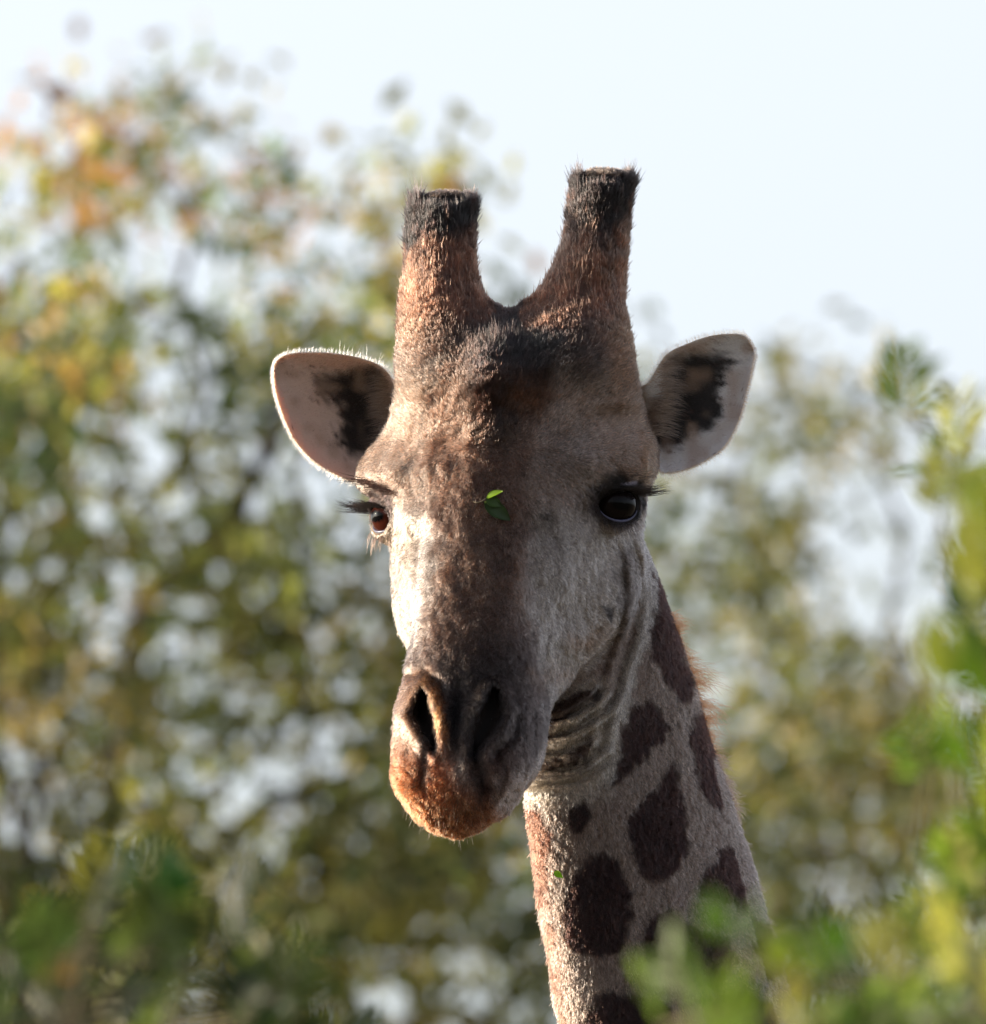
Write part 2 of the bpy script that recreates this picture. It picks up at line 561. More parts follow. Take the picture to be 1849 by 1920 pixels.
def f_body(X, Y, Z):
    fh = f_head(X, Y, Z)
    # median forehead bump, brow smoothing
    w, y, n = head_local(X, Y, Z)
    bump = 42 * np.exp(-((w + 2) / 62) ** 2 - ((y - 700) / 62) ** 2)
    bump += 16 * np.exp(-((w + 12) / 46) ** 2 - ((y - 655) / 22) ** 2)
    front = sstep(-90, -20, n - (-60 + (y - 640) * 0.35))
    fh = fh - bump * front
    fh = fh + 6.0 + 6.0 * sstep(1280, 1420, y)
    # low irregular relief of skin and veins
    fh = fh + (vnoise(X / 38, Y / 46, Z / 38, 5) - 0.5) * 7 + (vnoise(X / 16, Y / 22, Z / 16, 6) - 0.5) * (3.5 + 4.5 * np.exp(-((X - 870) / 55) ** 2) * (1 - sstep(1150, 1250, Y)))
    # nasal side ridge lines from the eye to the muzzle, hollow in the cheek
    aw = np.abs(w)
    fh = fh + front * 9 * np.exp(-((aw - 128 + (y - 960) * 0.03) / 26) ** 2) * sstep(930, 1010, y) * (1 - sstep(1130, 1210, y))
    fh = fh + front * 8 * np.exp(-((aw - 108) / 13) ** 2) * sstep(960, 1030, y) * (1 - sstep(1150, 1220, y))
    fh = fh + front * 13 * np.exp(-((aw - 100) / 30) ** 2 - ((y - 985) / 34) ** 2)
    fh = fh - front * 12 * np.exp(-((aw - 190) / 34) ** 2 - ((y - 870) / 26) ** 2)
    fh = fh - 10 * np.exp(-((aw - 215) / 40) ** 2 - ((y - 1140) / 70) ** 2)
    hl = f_ellip(X, Y, Z, HORN_L, 12); hr = f_ellip(X, Y, Z, HORN_R, 12)
    lump = (vnoise(X / 30, Y / 40, Z / 30, 9) - 0.5) * 4
    f = smin(smin(fh, hl + lump, 55), hr + lump, 55)
    fn = f_ellip(X, Y, Z, NECK, turn=True) + 5.0 + (vnoise(X / 60, Y / 90, Z / 60, 8) - 0.5) * 8
    # throat skin between jaw and neck
    fn = smin(fn, np.sqrt(((X - 1075) / 1.0) ** 2 + ((Y - 1330) / 1.35) ** 2 + ((Z + 215) / 1.0) ** 2) - 112, 40)
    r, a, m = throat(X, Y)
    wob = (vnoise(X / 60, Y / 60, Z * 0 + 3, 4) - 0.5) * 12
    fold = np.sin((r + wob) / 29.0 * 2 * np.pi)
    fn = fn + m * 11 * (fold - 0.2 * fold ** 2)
    f = smin(f, fn, 26)
    # ridges of loose skin behind the cheek
    dl = seg_d(X, Y, CURVE_LATCH)
    zz = sstep(-230, -150, Z)
    sgn = np.sign(X - np.interp(Y, [p[1] for p in CURVE_LATCH], [p[0] for p in CURVE_LATCH]))
    f = f + zz * (-7 * np.exp(-(dl / 8) ** 2) + 6 * np.exp(-((dl * sgn + 18) / 8) ** 2) - 4 * np.exp(-((dl * sgn + 34) / 7) ** 2) + 4 * np.exp(-((dl * sgn + 48) / 8) ** 2)) * sstep(985, 1060, Y) * (1 - sstep(1380, 1440, Y))
    # nostrils
    fr = sstep(160, 230, Z)
    for s in (-1, 1):
        d = seg_d(X, Y, NOST[s])
        wd = NOST_W * (1.4 if s > 0 else 1.0) * np.interp(Y, [1288, 1335, 1372, 1402], [0.42, 1.35 if s < 0 else 1.15, 0.85 if s < 0 else 1.0, 0.18 if s < 0 else 0.4])
        ext = sstep(1225, 1275, Y) * (1 - sstep(1400, 1440, Y))
        f = f - fr * ext * 9 * np.exp(-((d - wd - 9) / 13) ** 2)
        f = f + fr * 46 * (1 - sstep(wd * 0.4, wd * 1.25, d))
    for pts, dep, wid in ((((803,1395),(797,1430),(792,1465)), 9, 8), (((893,1405),(897,1440),(903,1470)), 10, 11),
                          (((772,1262),(800,1252),(826,1275),(834,1305)), 9, 9), (((880,1300),(905,1262),(945,1262),(962,1300)), 6, 10),
                          (((930,1405),(958,1375),(968,1340)), 8, 9), (((858,1290),(862,1350),(858,1405)), 8, 14)):
        f = f + fr * dep * np.exp(-(seg_d(X, Y, pts) / wid) ** 2)
    # eyes: lids around the ball, opening
    for s in (-1, 1):
        c = EYES[s]; g, side, up = eye_frame(s)
        dx, dy, dz = X - c[0], Y - c[1], Z - c[2]
        r = np.sqrt(dx * dx + dy * dy + dz * dz) + 1e-6
        el = (dx * up[0] + dy * up[1] + dz * up[2]) / r
        sd = (dx * side[0] + dy * side[1] + dz * side[2]) / r
        fw = (dx * g[0] + dy * g[1] + dz * g[2]) / r
        el_a = np.degrees(np.arcsin(np.clip(el, -1, 1))); sd_a = np.degrees(np.arctan2(sd, fw))
        lid = r - 52.5
        lid = lid + 5 * np.exp(-((el_a - 78) / 7) ** 2) * (fw > -0.3)
        f = smin(f, lid, 16)
        # crease above the lid
        f = f + 9 * np.exp(-((el_a - 72) / 8) ** 2) * np.exp(-((r - 57) / 16) ** 2) * sstep(-95, -60, sd_a) * (1 - sstep(60, 95, sd_a))
        e = np.where(el_a > 0, el_a / ((36 if s > 0 else 26) - 0.08 * np.abs(sd_a)), el_a / (44 if s > 0 else 40))
        q = np.sqrt((sd_a / (63 if s > 0 else np.where(sd_a < 0, 42, 58))) ** 2 + e ** 2)
        fo = (q - 1) * 35 + 200 * (np.abs(sd_a) > 130)
        fo = np.maximum(fo, r - 78)
        f = smax(f, -fo, 5)
        f = smin(f, r - 41.5, 2)
    return f

STEP = 8.0 if QUICK else 5.0
gx0, gx1, gy0, gy1, gz0, gz1 = 600, 1660, 296, 2296, -660, 450
xs = np.arange(gx0, gx1, STEP); ys_ = np.arange(gy0, gy1, STEP); zs = np.arange(gz0, gz1, STEP)
F = np.empty((len(xs), len(ys_), len(zs)), f32)
def bounds_for(y):
    if y < 590: return 730, 1215, -350, -20
    if y < 1240: return 630, 1300, -560, 420
    if y < 1590: return 700, 1430, -600, 450
    return 930, 1660, -660, 20
CH = 24
for i in range(0, len(ys_), CH):
    yy = ys_[i:i + CH]
    ba = bounds_for(yy[0]); bb = bounds_for(yy[-1])
    b = (min(ba[0], bb[0]), max(ba[1], bb[1]), min(ba[2], bb[2]), max(ba[3], bb[3]))
    xi = np.where((xs >= b[0]) & (xs <= b[1]))[0]; zi = np.where((zs >= b[2]) & (zs <= b[3]))[0]
    F[:, i:i + CH, :] = 50
    Xg, Yg, Zg = np.meshgrid(xs[xi].astype(f32), yy.astype(f32), zs[zi].astype(f32), indexing='ij')
    F[xi[0]:xi[-1] + 1, i:i + CH, zi[0]:zi[-1] + 1] = f_body(Xg, Yg, Zg)
F[:, -1, :] = 50; F[:, 0, :] = 50
BV, BQ = surface_nets(F, (gx0, gy0, gz0), (STEP, STEP, STEP))
BN = vert_normals(BV, BQ)
# make sure normals point outwards
probe = f_body(*(BV[::97] + BN[::97] * 6).T.astype(f32))
if np.mean(probe) < 0:
    BQ = BQ[:, ::-1]; BN = -BN
del F

def surf_z(px, py, rad=7):
    d = np.hypot(BV[:, 0] - px, BV[:, 1] - py)
    m = d < rad
    return BV[m, 2].max()

# ------------------------------------------------------------------ coat colours
def srgb(r, g, b):
    c = np.array([r, g, b], float) / 255
    return np.where(c <= 0.04045, c / 12.92, ((c + 0.055) / 1.055) ** 2.4)

BAND = [(850,630),(1010,630),(1030,760),(1000,830),(985,900),(1000,980),(985,1080),(1000,1180),(1006,1310),(755,1300),(795,1160),(818,1060),(812,960),(795,860),(800,760)]
DARK_TOP = [(868,690),(890,610),(960,575),(1075,590),(1075,660),(1030,720),(975,800),(930,850),(885,800),(868,740)]
MUZZLE_DARK = [(790,1238),(1000,1185),(1030,1330),(1030,1400),(990,1425),(935,1455),(905,1495),(872,1430),(842,1405),(806,1392),(782,1335)]
NECK_PATCHES = [
    [(1226,1050),(1246,1085),(1268,1150),(1287,1215),(1302,1285),(1292,1315),(1275,1318),(1245,1265),(1225,1230),(1222,1180),(1230,1120)],
    [(1190,1315),(1225,1312),(1250,1345),(1255,1365),(1235,1395),(1200,1430),(1165,1465),(1142,1478),(1150,1440),(1165,1390),(1178,1340)],
    [(1300,1340),(1322,1330),(1350,1390),(1368,1440),(1372,1500),(1355,1525),(1335,1520),(1310,1475),(1298,1430),(1292,1390)],
    [(1262,1425),(1280,1480),(1292,1540),(1287,1600),(1265,1640),(1230,1658),(1200,1640),(1180,1580),(1175,1540),(1195,1510),(1225,1480)],
    [(1110,1600),(1135,1592),(1160,1620),(1180,1660),(1187,1710),(1175,1765),(1150,1790),(1100,1795),(1060,1780),(1050,1730),(1055,1690),(1080,1640)],
    [(1370,1588),(1400,1600),(1415,1650),(1418,1700),(1400,1720),(1370,1700),(1330,1690),(1310,1680),(1320,1650),(1345,1610)],
    [(1075,1510),(1100,1498),(1108,1530),(1090,1560),(1065,1545)],
    [(1225,1720),(1260,1705),(1300,1740),(1370,1760),(1385,1800),(1350,1860),(1280,1850),(1215,1800),(1200,1760)],
    [(1090,1905),(1140,1855),(1200,1870),(1250,1880),(1260,1940),(1200,1990),(1080,1960)],
    [(1432,1685),(1452,1690),(1478,1760),(1495,1840),(1450,1850),(1420,1790)],
    [(980,1510),(1008,1520),(1030,1560),(1027,1640),(1018,1700),(1005,1710),(985,1600)],
    [(1310,1880),(1400,1860),(1480,1900),(1500,1990),(1350,2000)],
]
def mixc(C, col_, m):
    return C + (np.asarray(col_) - C) * m[:, None]

def coat_colors(P):
    """albedo, with some sun and shade painted in, for points (photo pixels x, y and depth) of the animal's skin and hair"""
    x, y, z = P[:, 0], P[:, 1], P[:, 2]
    n1 = vnoise(x / 22, y / 22, z / 22, 11) - 0.5
    n2 = vnoise(x / 9, y / 13, z / 9, 12) - 0.5
    n3 = vnoise(x / 55, y / 70, z / 55, 13) - 0.5
    wx = x + n1 * 26 + n2 * 10; wy = y + n3 * 40 + n2 * 12
    fh = f_head(*P.T.astype(f32)); fn = f_ellip(*P.T.astype(f32), NECK, turn=True)
    hl = f_ellip(*P.T.astype(f32), HORN_L); hr = f_ellip(*P.T.astype(f32), HORN_R)
    w, yl, n = head_local(x, y, z)
    def soft(poly, s): return 1 - sstep(-s, s, poly_sd(wx, wy, poly))
    def blob(cx, cy, rx, ry, ang=0):
        c, s = math.cos(math.radians(ang)), math.sin(math.radians(ang))
        u = ((wx - cx) * c + (wy - cy) * s) / rx; v = (-(wx - cx) * s + (wy - cy) * c) / ry
        return np.exp(-(u * u + v * v))
    # --- head
    C = np.tile(srgb(168, 156, 146), (len(x), 1))
    C = mixc(C, srgb(136, 119, 103), sstep(-90, -150, w) * sstep(940, 1000, y))            # sunlit cheek, darkened in colour so the sun does not clip it
    C = mixc(C, srgb(160, 138, 122), (1 - sstep(900, 1000, y)) * sstep(640, 760, y) * (0.8 + 0.5 * n3))   # forehead sides
    C = mixc(C, srgb(132, 106, 90), np.clip(1.4 * n1 + 0.05, 0, 0.4) * (1 - sstep(900, 1000, y)))
    C = mixc(C, srgb(116, 90, 75), soft(BAND, 22) * (0.92 + 0.3 * n2))
    C = mixc(C, srgb(84, 66, 58), soft(BAND, 22) * np.clip(0.9 * n1 + 0.9 * n3 + 0.15, 0, 0.6))
    C = mixc(C, srgb(72, 60, 55), soft(BAND, 25) * sstep(1080, 1240, y) * 0.75)
    C = mixc(C, srgb(132, 122, 116), blob(1040, 1000, 26, 60, -8) * 0.5)
    C = mixc(C, srgb(112, 106, 104), blob(1060, 850, 80, 70) * 0.5)
    C = mixc(C, srgb(80, 61, 52), (1 - sstep(630, 755, y + 60 * n3)) * sstep(-230, -120, n) )
    C = mixc(C, srgb(122, 92, 74), (1 - sstep(600, 740, y)) * (1 - sstep(770, 825, x)) * 0.9)
    C = mixc(C, srgb(126, 98, 78), (1 - sstep(700, 800, y)) * sstep(1110, 1165, x) * sstep(560, 640, y) * 0.8)
    C = mixc(C, srgb(46, 37, 34), (1 - sstep(620, 760, wy + 40 * n1)) * sstep(835, 880, wx) * (1 - sstep(1080, 1150, wx)) * sstep(480, 560, wy) * 0.8)
    C = mixc(C, srgb(28, 23, 22), soft(DARK_TOP, 34) * 0.97)
    C = mixc(C, srgb(40, 32, 30), blob(900, 640, 60, 22, -8) * 0.9)
    C = mixc(C, srgb(98, 64, 42), blob(990, 745, 42, 36) * 0.8)
    C = mixc(C, srgb(96, 62, 48), blob(905, 780, 24, 70, 8) * 0.45)
    C = mixc(C, srgb(132, 98, 70), blob(1203, 850, 18, 34, -10) * 0.85)
    # muzzle
    C = mixc(C, srgb(70, 60, 56), soft(MUZZLE_DARK, 26) * sstep(1170, 1260, y))
    C = mixc(C, srgb(138, 104, 82), sstep(1235, 1300, y) * (1 - sstep(775, 800, x)) * 0.8)  # left margin painted tan as the sunlit side of the muzzle
    C = mixc(C, srgb(152, 90, 56), sstep(1350, 1460, wy + 30 * n3 - 0.1 * (x - 850)) * (1 - 0.8 * sstep(850, 930, x - 1.3 * (y - 1480))) * sstep(-10, 10, fn - fh) )  # orange-brown lip, painted stronger on the sunlit left, weaker towards the shade
    C = mixc(C, srgb(120, 98, 80), sstep(1410, 1470, wy) * sstep(920, 985, x) * (fh < fn) * 0.8)
    C = mixc(C, srgb(110, 72, 48), blob(885, 1500, 50, 50) * 0.7)  # lower lip centre browned for the shade there
    C = mixc(C, srgb(164, 90, 52), blob(825, 1440, 18, 50, -8) * 0.8)  # stronger orange painted on the sunlit part of the lip
    C = mixc(C, srgb(64, 52, 48), blob(797, 1425, 8, 40, -8) * 0.7)
    C = mixc(C, srgb(170, 116, 70), blob(822, 1340, 10, 60, -10) * 0.8)  # nostril rim brightened with tan to look lit
    C = mixc(C, srgb(150, 108, 72), blob(800, 1275, 14, 16) * 0.7)
    C = mixc(C, srgb(92, 80, 70), blob(884, 1345, 12, 50, 12) * 0.7)
    C = mixc(C, srgb(24, 20, 19), blob(855, 1345, 17, 66, 0) * 0.9)
    for s in (-1, 1):
        d = seg_d(x, y, NOST[s])
        C = mixc(C, srgb(30, 23, 21), (1 - sstep(5, 19 if s < 0 else 24, d)) * (z > 150) * 0.97)  # shade inside the nostrils painted into the colour
    C = mixc(C, srgb(40, 34, 32), blob(898, 1440, 12, 40) * 0.6)
    # cheek marks
    C = mixc(C, srgb(128, 92, 64), blob(1105, 1195, 40, 22, -12) * 0.75)
    C = mixc(C, srgb(74, 62, 56), soft([(1168,1035),(1192,1020),(1204,1090),(1200,1180),(1165,1235),(1152,1160),(1152,1085)], 7) * 0.8)
    C = mixc(C, srgb(70, 64, 62), 1 - sstep(-2, 3, poly_sd(x, y, [(1124,1131),(1149,1140),(1144,1168)])))
    C = mixc(C, srgb(46, 42, 42), blob(1026, 972, 11, 11) * 0.7)
    C = mixc(C, srgb(128, 96, 70), blob(1060, 1265, 60, 20, -8) * 0.6)
    # eye surrounds
    C = mixc(C, srgb(30, 25, 25), (1 - sstep(0.75, 1.15, np.hypot((wx - 1154) / 62, (wy - 938) / 52))) * (z > -120))
    C = mixc(C, srgb(70, 58, 54), blob(1105, 950, 36, 30) * 0.7)
    C = mixc(C, srgb(34, 26, 24), (1 - sstep(0.7, 1.2, np.hypot((x - 714) / 31, (y - 946) / 46))) * (z < 60))
    C = mixc(C, srgb(84, 62, 50), blob(742, 915, 34, 22, 30) * 0.7)
    for s in (-1, 1):
        c = EYES[s]; g, side, up = eye_frame(s)
        dv = (P - c); r = np.linalg.norm(dv, axis=1); e = np.degrees(np.arcsin(np.clip(dv @ up / (r + 1e-6), -1, 1)))
        C = mixc(C, srgb(168, 160, 176), sstep(37, 42, e) * (1 - sstep(62, 68, e)) * (r < 62) * (0.92 if s > 0 else 0.0))  # gleam of bare lid skin painted lavender, right eye only
    # --- horns
    nh = np.minimum(hl, hr) < 14
    hb = srgb(92, 61, 47)
    hm = nh * (1 - sstep(560, 640, y))
    C = mixc(C, hb, hm * 0.85)
    C = mixc(C, srgb(124, 78, 58), hm * np.clip(1.6 * n1 + .1, 0, 0.6))
    C = mixc(C, srgb(26, 22, 22), (nh | (y < 420)) * (1 - sstep(420, 515, wy + 60 * n1 + 40 * n2 + np.where(x > 960, 10 + 0.5 * np.abs(1125 - x), 0.25 * (x - 840)))) * 0.97)
    C = mixc(C, srgb(120, 104, 92), (y < 330) * np.clip(2 * n2 + .2, 0, 0.7) * (np.abs(x - 1136) < 36))
    C = mixc(C, srgb(70, 58, 50), (y < 368) * np.clip(2 * n2 + .2, 0, 0.6) * (np.abs(x - 834) < 34))
    # --- neck
    isn = sstep(-6, 6, fh - fn) * sstep(940, 1000, y) * ((z < -60) | (y > 1600))
    N = np.tile(srgb(150, 131, 117), (len(x), 1))
    N = mixc(N, srgb(130, 110, 98), np.clip(1.5 * n1 + 0.25, 0, 0.7))
    N = mixc(N, srgb(190, 176, 160), (1 - sstep(0.7, 1.15, np.hypot((wx - 1080) / 95, (wy - 1385) / 130))))
    N = mixc(N, srgb(186, 176, 164), (1 - sstep(10, 22, seg_d(wx, wy, CURVE_LATCH))) * 0.8)
    N = mixc(N, srgb(196, 184, 164), blob(1000, 1492, 36, 22) * 0.9)
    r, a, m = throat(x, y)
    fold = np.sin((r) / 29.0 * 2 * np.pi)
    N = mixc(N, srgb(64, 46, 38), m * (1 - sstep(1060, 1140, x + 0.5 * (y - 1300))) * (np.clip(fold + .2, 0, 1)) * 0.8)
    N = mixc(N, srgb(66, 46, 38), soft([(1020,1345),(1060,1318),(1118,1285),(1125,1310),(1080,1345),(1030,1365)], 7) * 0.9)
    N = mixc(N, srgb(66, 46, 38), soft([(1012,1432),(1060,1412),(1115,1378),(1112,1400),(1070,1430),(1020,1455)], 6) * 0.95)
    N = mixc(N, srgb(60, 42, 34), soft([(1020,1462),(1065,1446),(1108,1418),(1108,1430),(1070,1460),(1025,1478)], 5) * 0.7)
    qx = x + n1 * 16 + n2 * 10; qy = y + n2 * 12 + (vnoise(x / 20, y / 20, z / 20, 15) - 0.5) * 10
    pm = np.zeros(len(x))
    for pl in NECK_PATCHES:
        pm = np.maximum(pm, 1 - sstep(-7, 6, poly_sd(qx, qy, pl)))
    # the far side of the neck carries patches of the same kind
    back = z < -330
    vx, vy = (x + 900) / 95.0, y / 105.0
    cell = vnoise(vx, vy, z * 0 + 5, 21)
    pm = np.where(back, sstep(0.47, 0.55, cell), pm)
    N = mixc(N, srgb(50, 28, 19), pm * 0.98)
    pe = 1 - sstep(-8, 8, poly_sd(qx, qy, NECK_PATCHES[10]))
    N = mixc(N, srgb(86, 50, 37), pe)  # edge patch painted lighter and redder so it looks sunlit
    pm = pm * (1 - pe)
    N = mixc(N, srgb(54, 34, 28), pm * np.clip(1.6 * n1, 0, 0.5))
    N = mixc(N, srgb(92, 60, 45), (1 - sstep(1020, 1070, x - 0.14 * (y - 1700))) * sstep(1500, 1560, y) * np.clip(0.75 + n1, 0, 1) * (1 - pm))  # sunlit neck edge browned darker in colour to hold back the sun
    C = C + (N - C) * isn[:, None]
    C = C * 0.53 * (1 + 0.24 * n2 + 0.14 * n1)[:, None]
    return np.clip(C, 0.006, 0.9), isn, pm

GIR_BASE = W(1700, 3600, -500); GIR_BASE = np.array([GIR_BASE[0], GIR_BASE[1], 0.0])
giraffe = empty("giraffe", GIR_BASE)
tag(giraffe, "brown patched giraffe facing the camera with pale ears and two dark tufted horns", "giraffe")

BC, _, _ = coat_colors(BV)

# ------------------------------------------------------------------ ears (sheets with thickness, joined to the body)
EARS = {
    -1: dict(T=[(775,752),(750,738),(737,712),(713,685),(672,669),(620,660),(570,658.5),(534,664),(514,678),(509.5,690)],
             B=[(775,872),(752,868),(715,897),(664,901),(618,884),(578,856),(548,820),(527,775),(514,732),(509.5,692)],
             z0=-205, z1=-175, cup=78),
    +1: dict(T=[(1170,735),(1196,725),(1216,716),(1238,680),(1256,659),(1290,643),(1330,629),(1372,624),(1400,629),(1416,652)],
             B=[(1170,860),(1200,850),(1222,868),(1248,886),(1286,880),(1326,862),(1362,834),(1389,782),(1405,722),(1418,664)],
             z0=-125, z1=-150, cup=80),
}
EAR_DARK = {-1: [[(578,706),(640,694),(700,684),(726,700),(738,740),(748,790),(732,830),(700,856),(650,856),(622,828),(630,795),(626,762),(612,746),(592,730)]],
            +1: [[(1256,668),(1300,656),(1358,660),(1378,678),(1360,708),(1346,732),(1354,756),(1346,798),(1306,816),(1266,842),(1216,842),(1202,812),(1212,780),(1226,755),(1240,720),(1248,690)]]}
def spline2(pts, n):
    p = np.array(pts, float); s = np.concatenate([[0], np.cumsum(np.linalg.norm(np.diff(p, axis=0), axis=1))]); s /= s[-1]
    k = np.arange(len(p)) / (len(p) - 1)
    return catmull(k, p, np.linspace(0, 1, n))
ear_data = {}
def build_ear(s):
    e = EARS[s]; NS, NT = 64, 44
    T = spline2(e['T'], NS); B = spline2(e['B'], NS)
    u = np.linspace(0, 1, NS)[:, None]; t = np.linspace(0, 1, NT)[None, :]
    tt = 0.5 - 0.5 * np.cos(np.pi * t)
    XY = T[:, None] * (1 - tt[..., None]) + B[:, None] * tt[..., None]
    cup = e['cup'] * (1 - sstep(0.05, 0.95, u) * 0.8) * (4 * tt * (1 - tt)) ** 0.7
    fold_top = 18 * np.exp(-((u - 0.45) / 0.22) ** 2) * np.exp(-(tt / 0.12) ** 2)
    Zc = e['z0'] + (e['z1'] - e['z0']) * u - cup * sstep(0.0, 0.1, u + 0.05) + fold_top
    Zc = Zc + (vnoise(XY[..., 0] / 30, XY[..., 1] / 30, XY[..., 0] * 0, 31) - 0.5) * 4
    th = 8.0 * (0.55 + 0.45 * (4 * tt * (1 - tt)) ** 0.35 + 0 * u)
    th = th + 30 * np.exp(-(u / 0.16) ** 2)
    Fp = np.stack([XY[..., 0], XY[..., 1], Zc], -1).reshape(-1, 3)
    Bp = np.stack([XY[..., 0], XY[..., 1], Zc - th], -1).reshape(-1, 3)
    # rounded rim: pull the front edge in a little
    V = np.concatenate([Fp, Bp]); n0 = NS * NT
    i, j = np.meshgrid(np.arange(NS - 1), np.arange(NT - 1), indexing='ij')
    Q = np.stack([i * NT + j, (i + 1) * NT + j, (i + 1) * NT + j + 1, i * NT + j + 1], -1).reshape(-1, 4)
    Qf = Q if s < 0 else Q[:, ::-1]
    # orientation: front must face +z
    a, b, c = V[Qf[500, 0]], V[Qf[500, 1]], V[Qf[500, 2]]
    if np.cross(b - a, c - b)[2] > 0 : pass
    nz = np.mean(np.cross(V[Qf[:, 2]] - V[Qf[:, 0]], V[Qf[:, 3]] - V[Qf[:, 1]])[:, 2])
    if nz < 0: Qf = Qf[:, ::-1]
    Qb = Qf[:, ::-1] + n0
    rim = [r * NT for r in range(NS)] + [(NS - 1) * NT + c_ for c_ in range(1, NT)] + [r * NT + NT - 1 for r in range(NS - 2, -1, -1)] + [c_ for c_ in range(NT - 2, 0, -1)]
    rim = np.array(rim); r2 = np.roll(rim, -1)
    Qr = np.stack([rim, r2, r2 + n0, rim + n0], -1)
    # same winding as the front's border
    fe = set(map(tuple, np.concatenate([Qf[:, [0, 1]], Qf[:, [1, 2]], Qf[:, [2, 3]], Qf[:, [3, 0]]]).tolist()))
    if (int(rim[5]), int(r2[5])) in fe: Qr = Qr[:, ::-1]
    Q = np.concatenate([Qf, Qb, Qr])
    x, y = V[:, 0], V[:, 1]
    n2 = vnoise(x / 7, y / 7, x * 0, 33); n1 = vnoise(x / 25, y / 25, x * 0, 34)
    U = np.tile(u, (1, NT)).ravel(); U = np.concatenate([U, U])
    C = np.tile(srgb(178, 158, 146) if s < 0 else srgb(182, 178, 176), (len(V), 1))  # left ear tinted warmer for sun shining through it, right kept grey
    n4 = vnoise(x / 22 + y / 60, y / 5, x * 0, 37)
    d = poly_sd(x + (n1 - .5) * 24 + (n4 - .5) * 34, y + (n2 - .5) * 10, EAR_DARK[s][0])
    dark = (1 - sstep(-16, 12, d))
    C = mixc(C, srgb(22, 17, 16), dark * 0.97)
    sp = sstep(0.80, 0.9, vnoise(x / 4.5, y / 4.5, x * 0, 35)) * sstep(0.45, 0.7, vnoise(x / 30, y / 30, x * 0, 36))
    C = mixc(C, srgb(70, 52, 46), sp * 0.8)
    C = mixc(C, srgb(150, 128, 112), np.clip((n1 - 0.5) * 1.5, 0, 0.6))
    isb = np.arange(len(V)) >= n0
    C[isb] = srgb(170, 142, 116)
    ear_data[s] = (V, Q, C, U, n0, NS, NT, dark)
    return V, Q, C
ears = [build_ear(-1), build_ear(1)]

# ------------------------------------------------------------------ lower neck, trunk and legs (below the picture)
def build_trunk():
    st = 0.045
    def g(p): return np.array(p, float)
    n0 = W(1372, 2420, -362); n1 = W(1450, 2950, -420); 
    base = g([GIR_BASE[0], GIR_BASE[1], 0])
    sh = base + g([-0.25, 0, 2.55]); 
    rump = base + g([1.15, 0.45, 2.25])
    caps = [(n0, n1, 0.150, 0.21), (n1, sh, 0.21, 0.40), (sh, rump, 0.46, 0.42), (sh + g([0.1, 0, -0.25]), rump + g([-0.2, 0, -0.15]), 0.42, 0.40)]
    for off, s2 in ((g([-0.32, -0.14, 0]), 0), (g([-0.24, 0.2, 0]), 0), (g([1.22, 0.3, 0]), 1), (g([1.12, 0.62, 0]), 1)):
        top = base + off + g([0, 0, 2.05]); knee = base + off + g([0.06 if s2 else -0.02, 0, 1.0 if s2 else 0.95]); foot = base + off + g([0, 0, 0.10])
        caps += [(top, knee, 0.20, 0.085), (knee, foot, 0.08, 0.06), (foot, foot + g([-0.03, 0, -0.02]), 0.085, 0.09)]
    lo = base + g([-1.3, -0.95, -0.05]); hi = base + g([2.0, 1.25, 3.95])
    lo[0] = min(lo[0], n0[0] - 0.35); 
    ax = [np.arange(lo[i], hi[i], st) for i in range(3)]
    X, Y, Z = np.meshgrid(*ax, indexing='ij')
    Pt = np.stack([X, Y, Z], -1)
    f = None
    for a, b, ra, rb in caps:
        e = b - a; t = np.clip(((Pt - a) @ e) / (e @ e), 0, 1)
        d = np.linalg.norm(Pt - a - t[..., None] * e, axis=-1) - (ra + (rb - ra) * t)
        f = d if f is None else smin(f, d, 0.12)
    f[0] = f[-1] = 1; f[:, 0] = f[:, -1] = 1; f[:, :, 0] = f[:, :, -1] = 1
    V, Q = surface_nets(f, [a[0] for a in ax], (st,) * 3)
    N = vert_normals(V, Q)
    if np.mean((V - V.mean(0))[:, 2] * N[:, 2]) < 0: Q = Q[:, ::-1]
    c = vnoise(V[:, 0] / 0.22, V[:, 1] / 0.22, V[:, 2] / 0.24, 41)
    m = sstep(0.46, 0.54, c) * sstep(0.5, 0.9, V[:, 2])
    C = np.tile(srgb(150, 126, 104), (len(V), 1)); C = mixc(C, srgb(52, 36, 30), m)
    C = mixc(C, srgb(60, 50, 44), 1 - sstep(0.08, 0.14, V[:, 2]))
    return V, Q, C
TV, TQ, TC = build_trunk()

Vw = [W(BV[:, 0], BV[:, 1], BV[:, 2])]; Qw = [BQ]; Cw = [BC]; n_acc = len(BV); mat_idx = [np.zeros(len(BQ), np.int32)]
for V, Q, C in ears:
    Vw.append(W(V[:, 0], V[:, 1], V[:, 2])); Qw.append(Q + n_acc); Cw.append(C); n_acc += len(V); mat_idx.append(np.ones(len(Q), np.int32))
Vw.append(TV); Qw.append(TQ + n_acc); Cw.append(TC); mat_idx.append(np.zeros(len(TQ), np.int32))
body = mesh_obj("body", np.concatenate(Vw), np.concatenate(Qw), [M_SKIN, M_EAR], giraffe, np.concatenate(Cw))
body.data.polygons.foreach_set("material_index", np.concatenate(mat_idx)) if len(body.data.polygons) == sum(map(len, mat_idx)) else None

